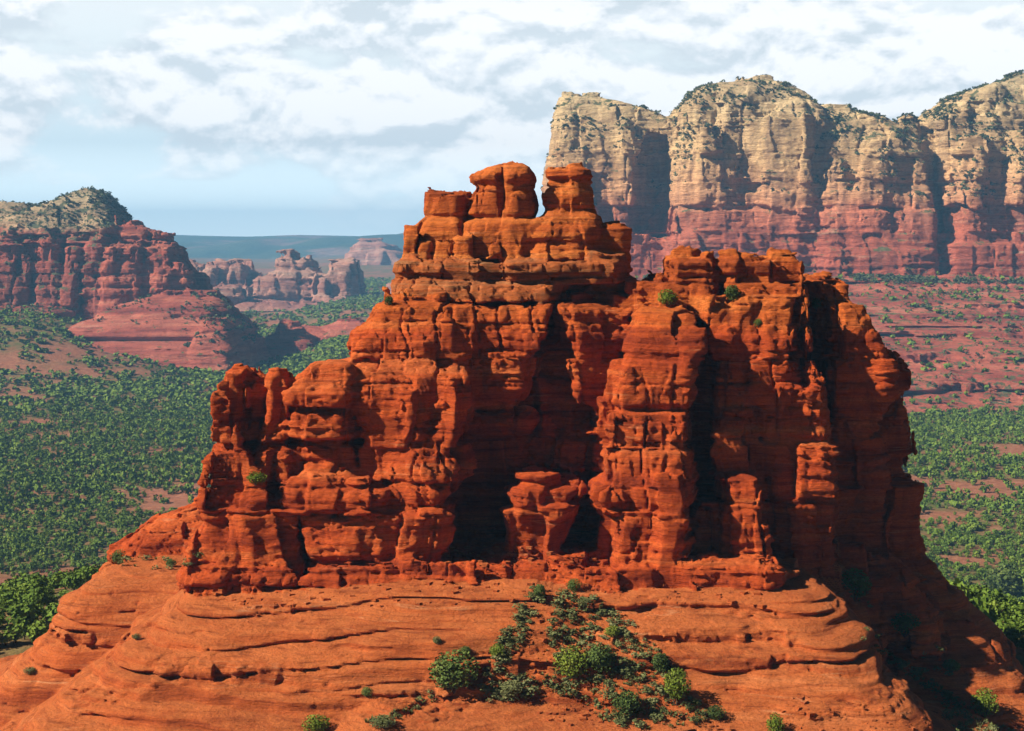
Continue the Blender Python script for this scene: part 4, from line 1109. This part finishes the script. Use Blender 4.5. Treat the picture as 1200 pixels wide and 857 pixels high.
SHRUBS = [  # px, py of the foot, width in px, height/width, kind, label
    (530, 806, 66, 0.72, 'j', 'large dark green juniper bush left of the scrubby triangle'),
    (668, 792, 52, 0.80, 'b', 'wide yellow green bush in the middle of the scrubby triangle'),
    (703, 786, 46, 0.85, 'j', 'tall dark bush crowning the middle of the scrubby triangle'),
    (736, 838, 44, 0.80, 'j', 'dark bush casting a long shadow at the lower right of the triangle'),
    (792, 824, 36, 1.35, 'b', 'tall bright green bush on the right edge of the triangle'),
    (774, 786, 30, 0.9, 'j', 'small dark bush on the right slope of the triangle'),
    (718, 746, 24, 0.7, 'b', 'small yellow green bush high on the right of the triangle'),
    (684, 712, 26, 0.6, 'g', 'grey bush near the top of the triangle'),
    (632, 700, 20, 1.0, 'j', 'dark little bush at the very tip of the triangle'),
    (672, 692, 20, 0.8, 'j', 'dark bush against the base ledge beside the triangle tip'),
    (582, 768, 24, 0.7, 'b', 'low bright bush on the left edge of the triangle'),
    (598, 816, 40, 0.6, 'g', 'spreading grey green bush beside the worn path'),
    (545, 768, 18, 0.8, 'j', 'small dark bush alone on slickrock above the large juniper bush'),
    (512, 754, 16, 0.7, 'g', 'tiny grey bush alone on the slickrock'),
    (372, 862, 38, 0.75, 'b', 'bright green bush cut by the bottom edge of the slickrock'),
    (430, 816, 18, 0.8, 'j', 'small dark bush on the broken ledge near the bottom'),
    (448, 852, 44, 0.42, 'g', 'low pale green bush in a crack near the bottom'),
    (908, 862, 26, 1.25, 'b', 'upright bush against the bottom slickrock ledge at the right'),
    (838, 842, 26, 0.7, 'j', 'dim bush in the hollow right of the triangle'),
    (1153, 838, 40, 0.95, 'b', 'bright round bush at the edge of the shaded gully'),
    (1178, 704, 62, 0.85, 'j', 'big shaded tree at the right end of the dark slope'),
    (1000, 700, 60, 0.7, 'j', 'dark bush in the deep shade under the right pillar'),
    (1060, 742, 50, 0.6, 'j', 'dark bush halfway down the shaded slope'),
    (1115, 786, 28, 0.6, 'j', 'small dark bush low on the shaded slope'),
    (783, 358, 30, 0.80, 'b', 'bright green bush on the ledge left of the flat shelf'),
    (858, 352, 26, 0.9, 'j', 'shaded bush in the notch beside the flat shelf'),
    (889, 382, 13, 0.9, 'j', 'single small bush on the face below the flat shelf'),
    (957, 362, 16, 1.0, 'j', 'bush in the cleft beside the right end pillar'),
    (456, 357, 15, 0.9, 'j', 'little bush on the left shoulder below the spires'),
    (300, 566, 30, 0.55, 'b', 'yellow green bush on the ledge below the leftmost pinnacle'),
    (140, 660, 26, 0.7, 'j', 'dark bush behind the left slickrock lobe'),
    (200, 664, 15, 0.8, 'j', 'small bush on the crest of the left slickrock lobe'),
    (160, 750, 14, 0.7, 'g', 'small grey bush in the seam between the two slickrock lobes'),
    (36, 790, 22, 0.5, 'g', 'low grey bush on the left slickrock edge'),
]
def put_shrub(px, py, wpx, hw, kd, lb, name='desert_shrub', cat='bush', group='bushes on the red rock'):
    loc, nor, nm = shoot(px, py)
    if loc is None: return
    Dd = loc.y
    rr = wpx * Dd / FPX / 2 * 0.86
    cr, st_ = KIND[kd][int(rg.integers(0, 3))]
    o = empty(name, loc - Vector((0, 0, 0.08)))
    o.scale = (rr, rr, 2 * rr * hw)
    o.rotation_euler = (0, 0, rg.random() * 6.28)
    link('crown', cr, o); link('trunk', st_, o)
    tag(o, lb, cat, group)
for a in SHRUBS: put_shrub(*a)

# low plants of the scrubby triangle and the gully: too many to count
def tri_pts(n, poly):
    poly = np.array(poly, float); out = []
    lo_, hi_ = poly.min(0), poly.max(0)
    while len(out) < n:
        p = lo_ + rg.random(2) * (hi_ - lo_)
        ins = False; j = len(poly) - 1
        for i in range(len(poly)):
            if (poly[i, 1] > p[1]) != (poly[j, 1] > p[1]) and p[0] < (poly[j, 0] - poly[i, 0]) * (p[1] - poly[i, 1]) / (poly[j, 1] - poly[i, 1]) + poly[i, 0]: ins = not ins
            j = i
        if ins: out.append(p)
    return out
def tuft(rg):
    n = 16
    o = np.zeros((n, 4, 3))
    for i in range(n):
        a = rg.random() * 6.28; l = 0.5 + 0.5 * rg.random(); wv = 0.07 + 0.07 * rg.random()
        d = np.array([math.cos(a), math.sin(a), 0]); t_ = np.array([-d[1], d[0], 0])
        tip = d * (0.4 + 0.6 * rg.random()) * l + np.array([0, 0, l * 1.5])
        c = d * 0.15 * rg.random()
        o[i] = [c - t_ * wv, c + t_ * wv, tip + t_ * wv * 0.3, tip - t_ * wv * 0.3]
    return o
PT = []
for n, poly in ((560, [(640, 690), (690, 695), (745, 735), (800, 790), (830, 850), (720, 857), (690, 830), (640, 810), (640, 760), (650, 720)]),
                (150, [(622, 690), (640, 695), (618, 745), (590, 790), (560, 800), (590, 745)]),
                (110, [(560, 800), (640, 790), (640, 820), (570, 825)]),
                (170, [(1008, 750), (1040, 765), (1100, 800), (1150, 840), (1190, 860), (1120, 860), (1095, 815), (1050, 785)]),
                (40, [(420, 850), (470, 830), (520, 800), (530, 812), (470, 845)]),
                (25, [(130, 655), (240, 650), (230, 668), (140, 668)]), (20, [(1000, 690), (1100, 760), (1120, 800), (1010, 740)])):
    for p in tri_pts(n, poly):
        loc, nor, nm = shoot(p[0], p[1])
        if loc is not None and loc.y < 260: PT.append(loc)
PT = np.array([tuple(p) for p in PT])
kk = rg.random(len(PT)) < 0.5
for nm, m, T, mat, a, b in (('undergrowth', ~kk, [leaf_template(rg, 60, 'ball', 0.24) for _ in range(4)], M_GREY, 0.45, 0.6), ('grass', kk, [tuft(rg) for _ in range(4)], M_TUFT, 0.35, 0.4)):
    P = PT[m]
    Sx = (a + b * rg.random(len(P)) ** 2) * 0.82
    v, q = scatter_mesh(T, P, Sx, Sx * 0.55, rg.random(len(P)) * 6.28, rg)
    tag(link(nm, mesh_np(nm, v, q, mat, smooth=False)), kind='stuff')

# loose stones of the worn path and along the foot of the cliff
def stone(rg):
    c = np.array([(x, y, z) for x in (-1, 1) for y in (-1, 1) for z in (-0.7, 0.7)], float)
    c = c * (0.65 + 0.5 * rg.random((8, 3)))
    f = [[0, 1, 3, 2], [4, 6, 7, 5], [0, 4, 5, 1], [2, 3, 7, 6], [0, 2, 6, 4], [1, 5, 7, 3]]
    return c[np.array(f)]
ST = []
for n, poly in ((260, [(645, 690), (670, 700), (700, 780), (720, 850), (640, 850), (600, 800), (625, 740)]), (260, [(250, 684), (900, 684), (900, 712), (250, 712)]), (160, [(520, 640), (690, 640), (700, 664), (520, 664)]), (80, [(930, 815), (1100, 830), (1110, 857), (900, 857)])):
    for p in tri_pts(n, poly):
        loc, nor, nm = shoot(p[0], p[1])
        if loc is not None and loc.y < 230 and nor.z > 0.2: ST.append(tuple(loc))
ST = np.array(ST)
Sx = 0.08 + 0.32 * rg.random(len(ST)) ** 4
v, q = scatter_mesh([stone(rg) for _ in range(8)], ST, Sx, Sx * (0.6 + 0.5 * rg.random(len(ST))), rg.random(len(ST)) * 6.28, rg)
tag(link('rubble', mesh_np('rubble', v, q, M_APRON, smooth=False)), kind='stuff')

# ------------------------------------------------------------------ air
lo_, hi_ = (-8200, -15700, float(gz.min()) - 1.0), (8200, 15700, 425.0)
lo_ = (-15700, -15700, lo_[2]); hi_ = (15700, 15700, hi_[2])
hv = np.array([(x, y, z) for x in (lo_[0], hi_[0]) for y in (lo_[1], hi_[1]) for z in (lo_[2], hi_[2])], float)
hq = np.array([[0, 1, 3, 2], [4, 6, 7, 5], [0, 4, 5, 1], [2, 3, 7, 6], [0, 2, 6, 4], [1, 5, 7, 3]])
mh = bpy.data.materials.new('haze')
mh.use_nodes = True
th = NT(mh.node_tree); th.n.clear()
oh = th.new('ShaderNodeOutputMaterial'); pv = th.new('ShaderNodeVolumePrincipled')
pv.inputs['Color'].default_value = (0.27, 0.62, 1.0, 1)
pv.inputs['Density'].default_value = 0.95e-4
pv.inputs['Anisotropy'].default_value = 0.0
th.l.new(pv.outputs[0], oh.inputs['Volume'])
tag(link('haze', mesh_np('haze', hv, hq, mh, smooth=False)), kind='stuff')
print('done', round(time.time() - T0, 1))
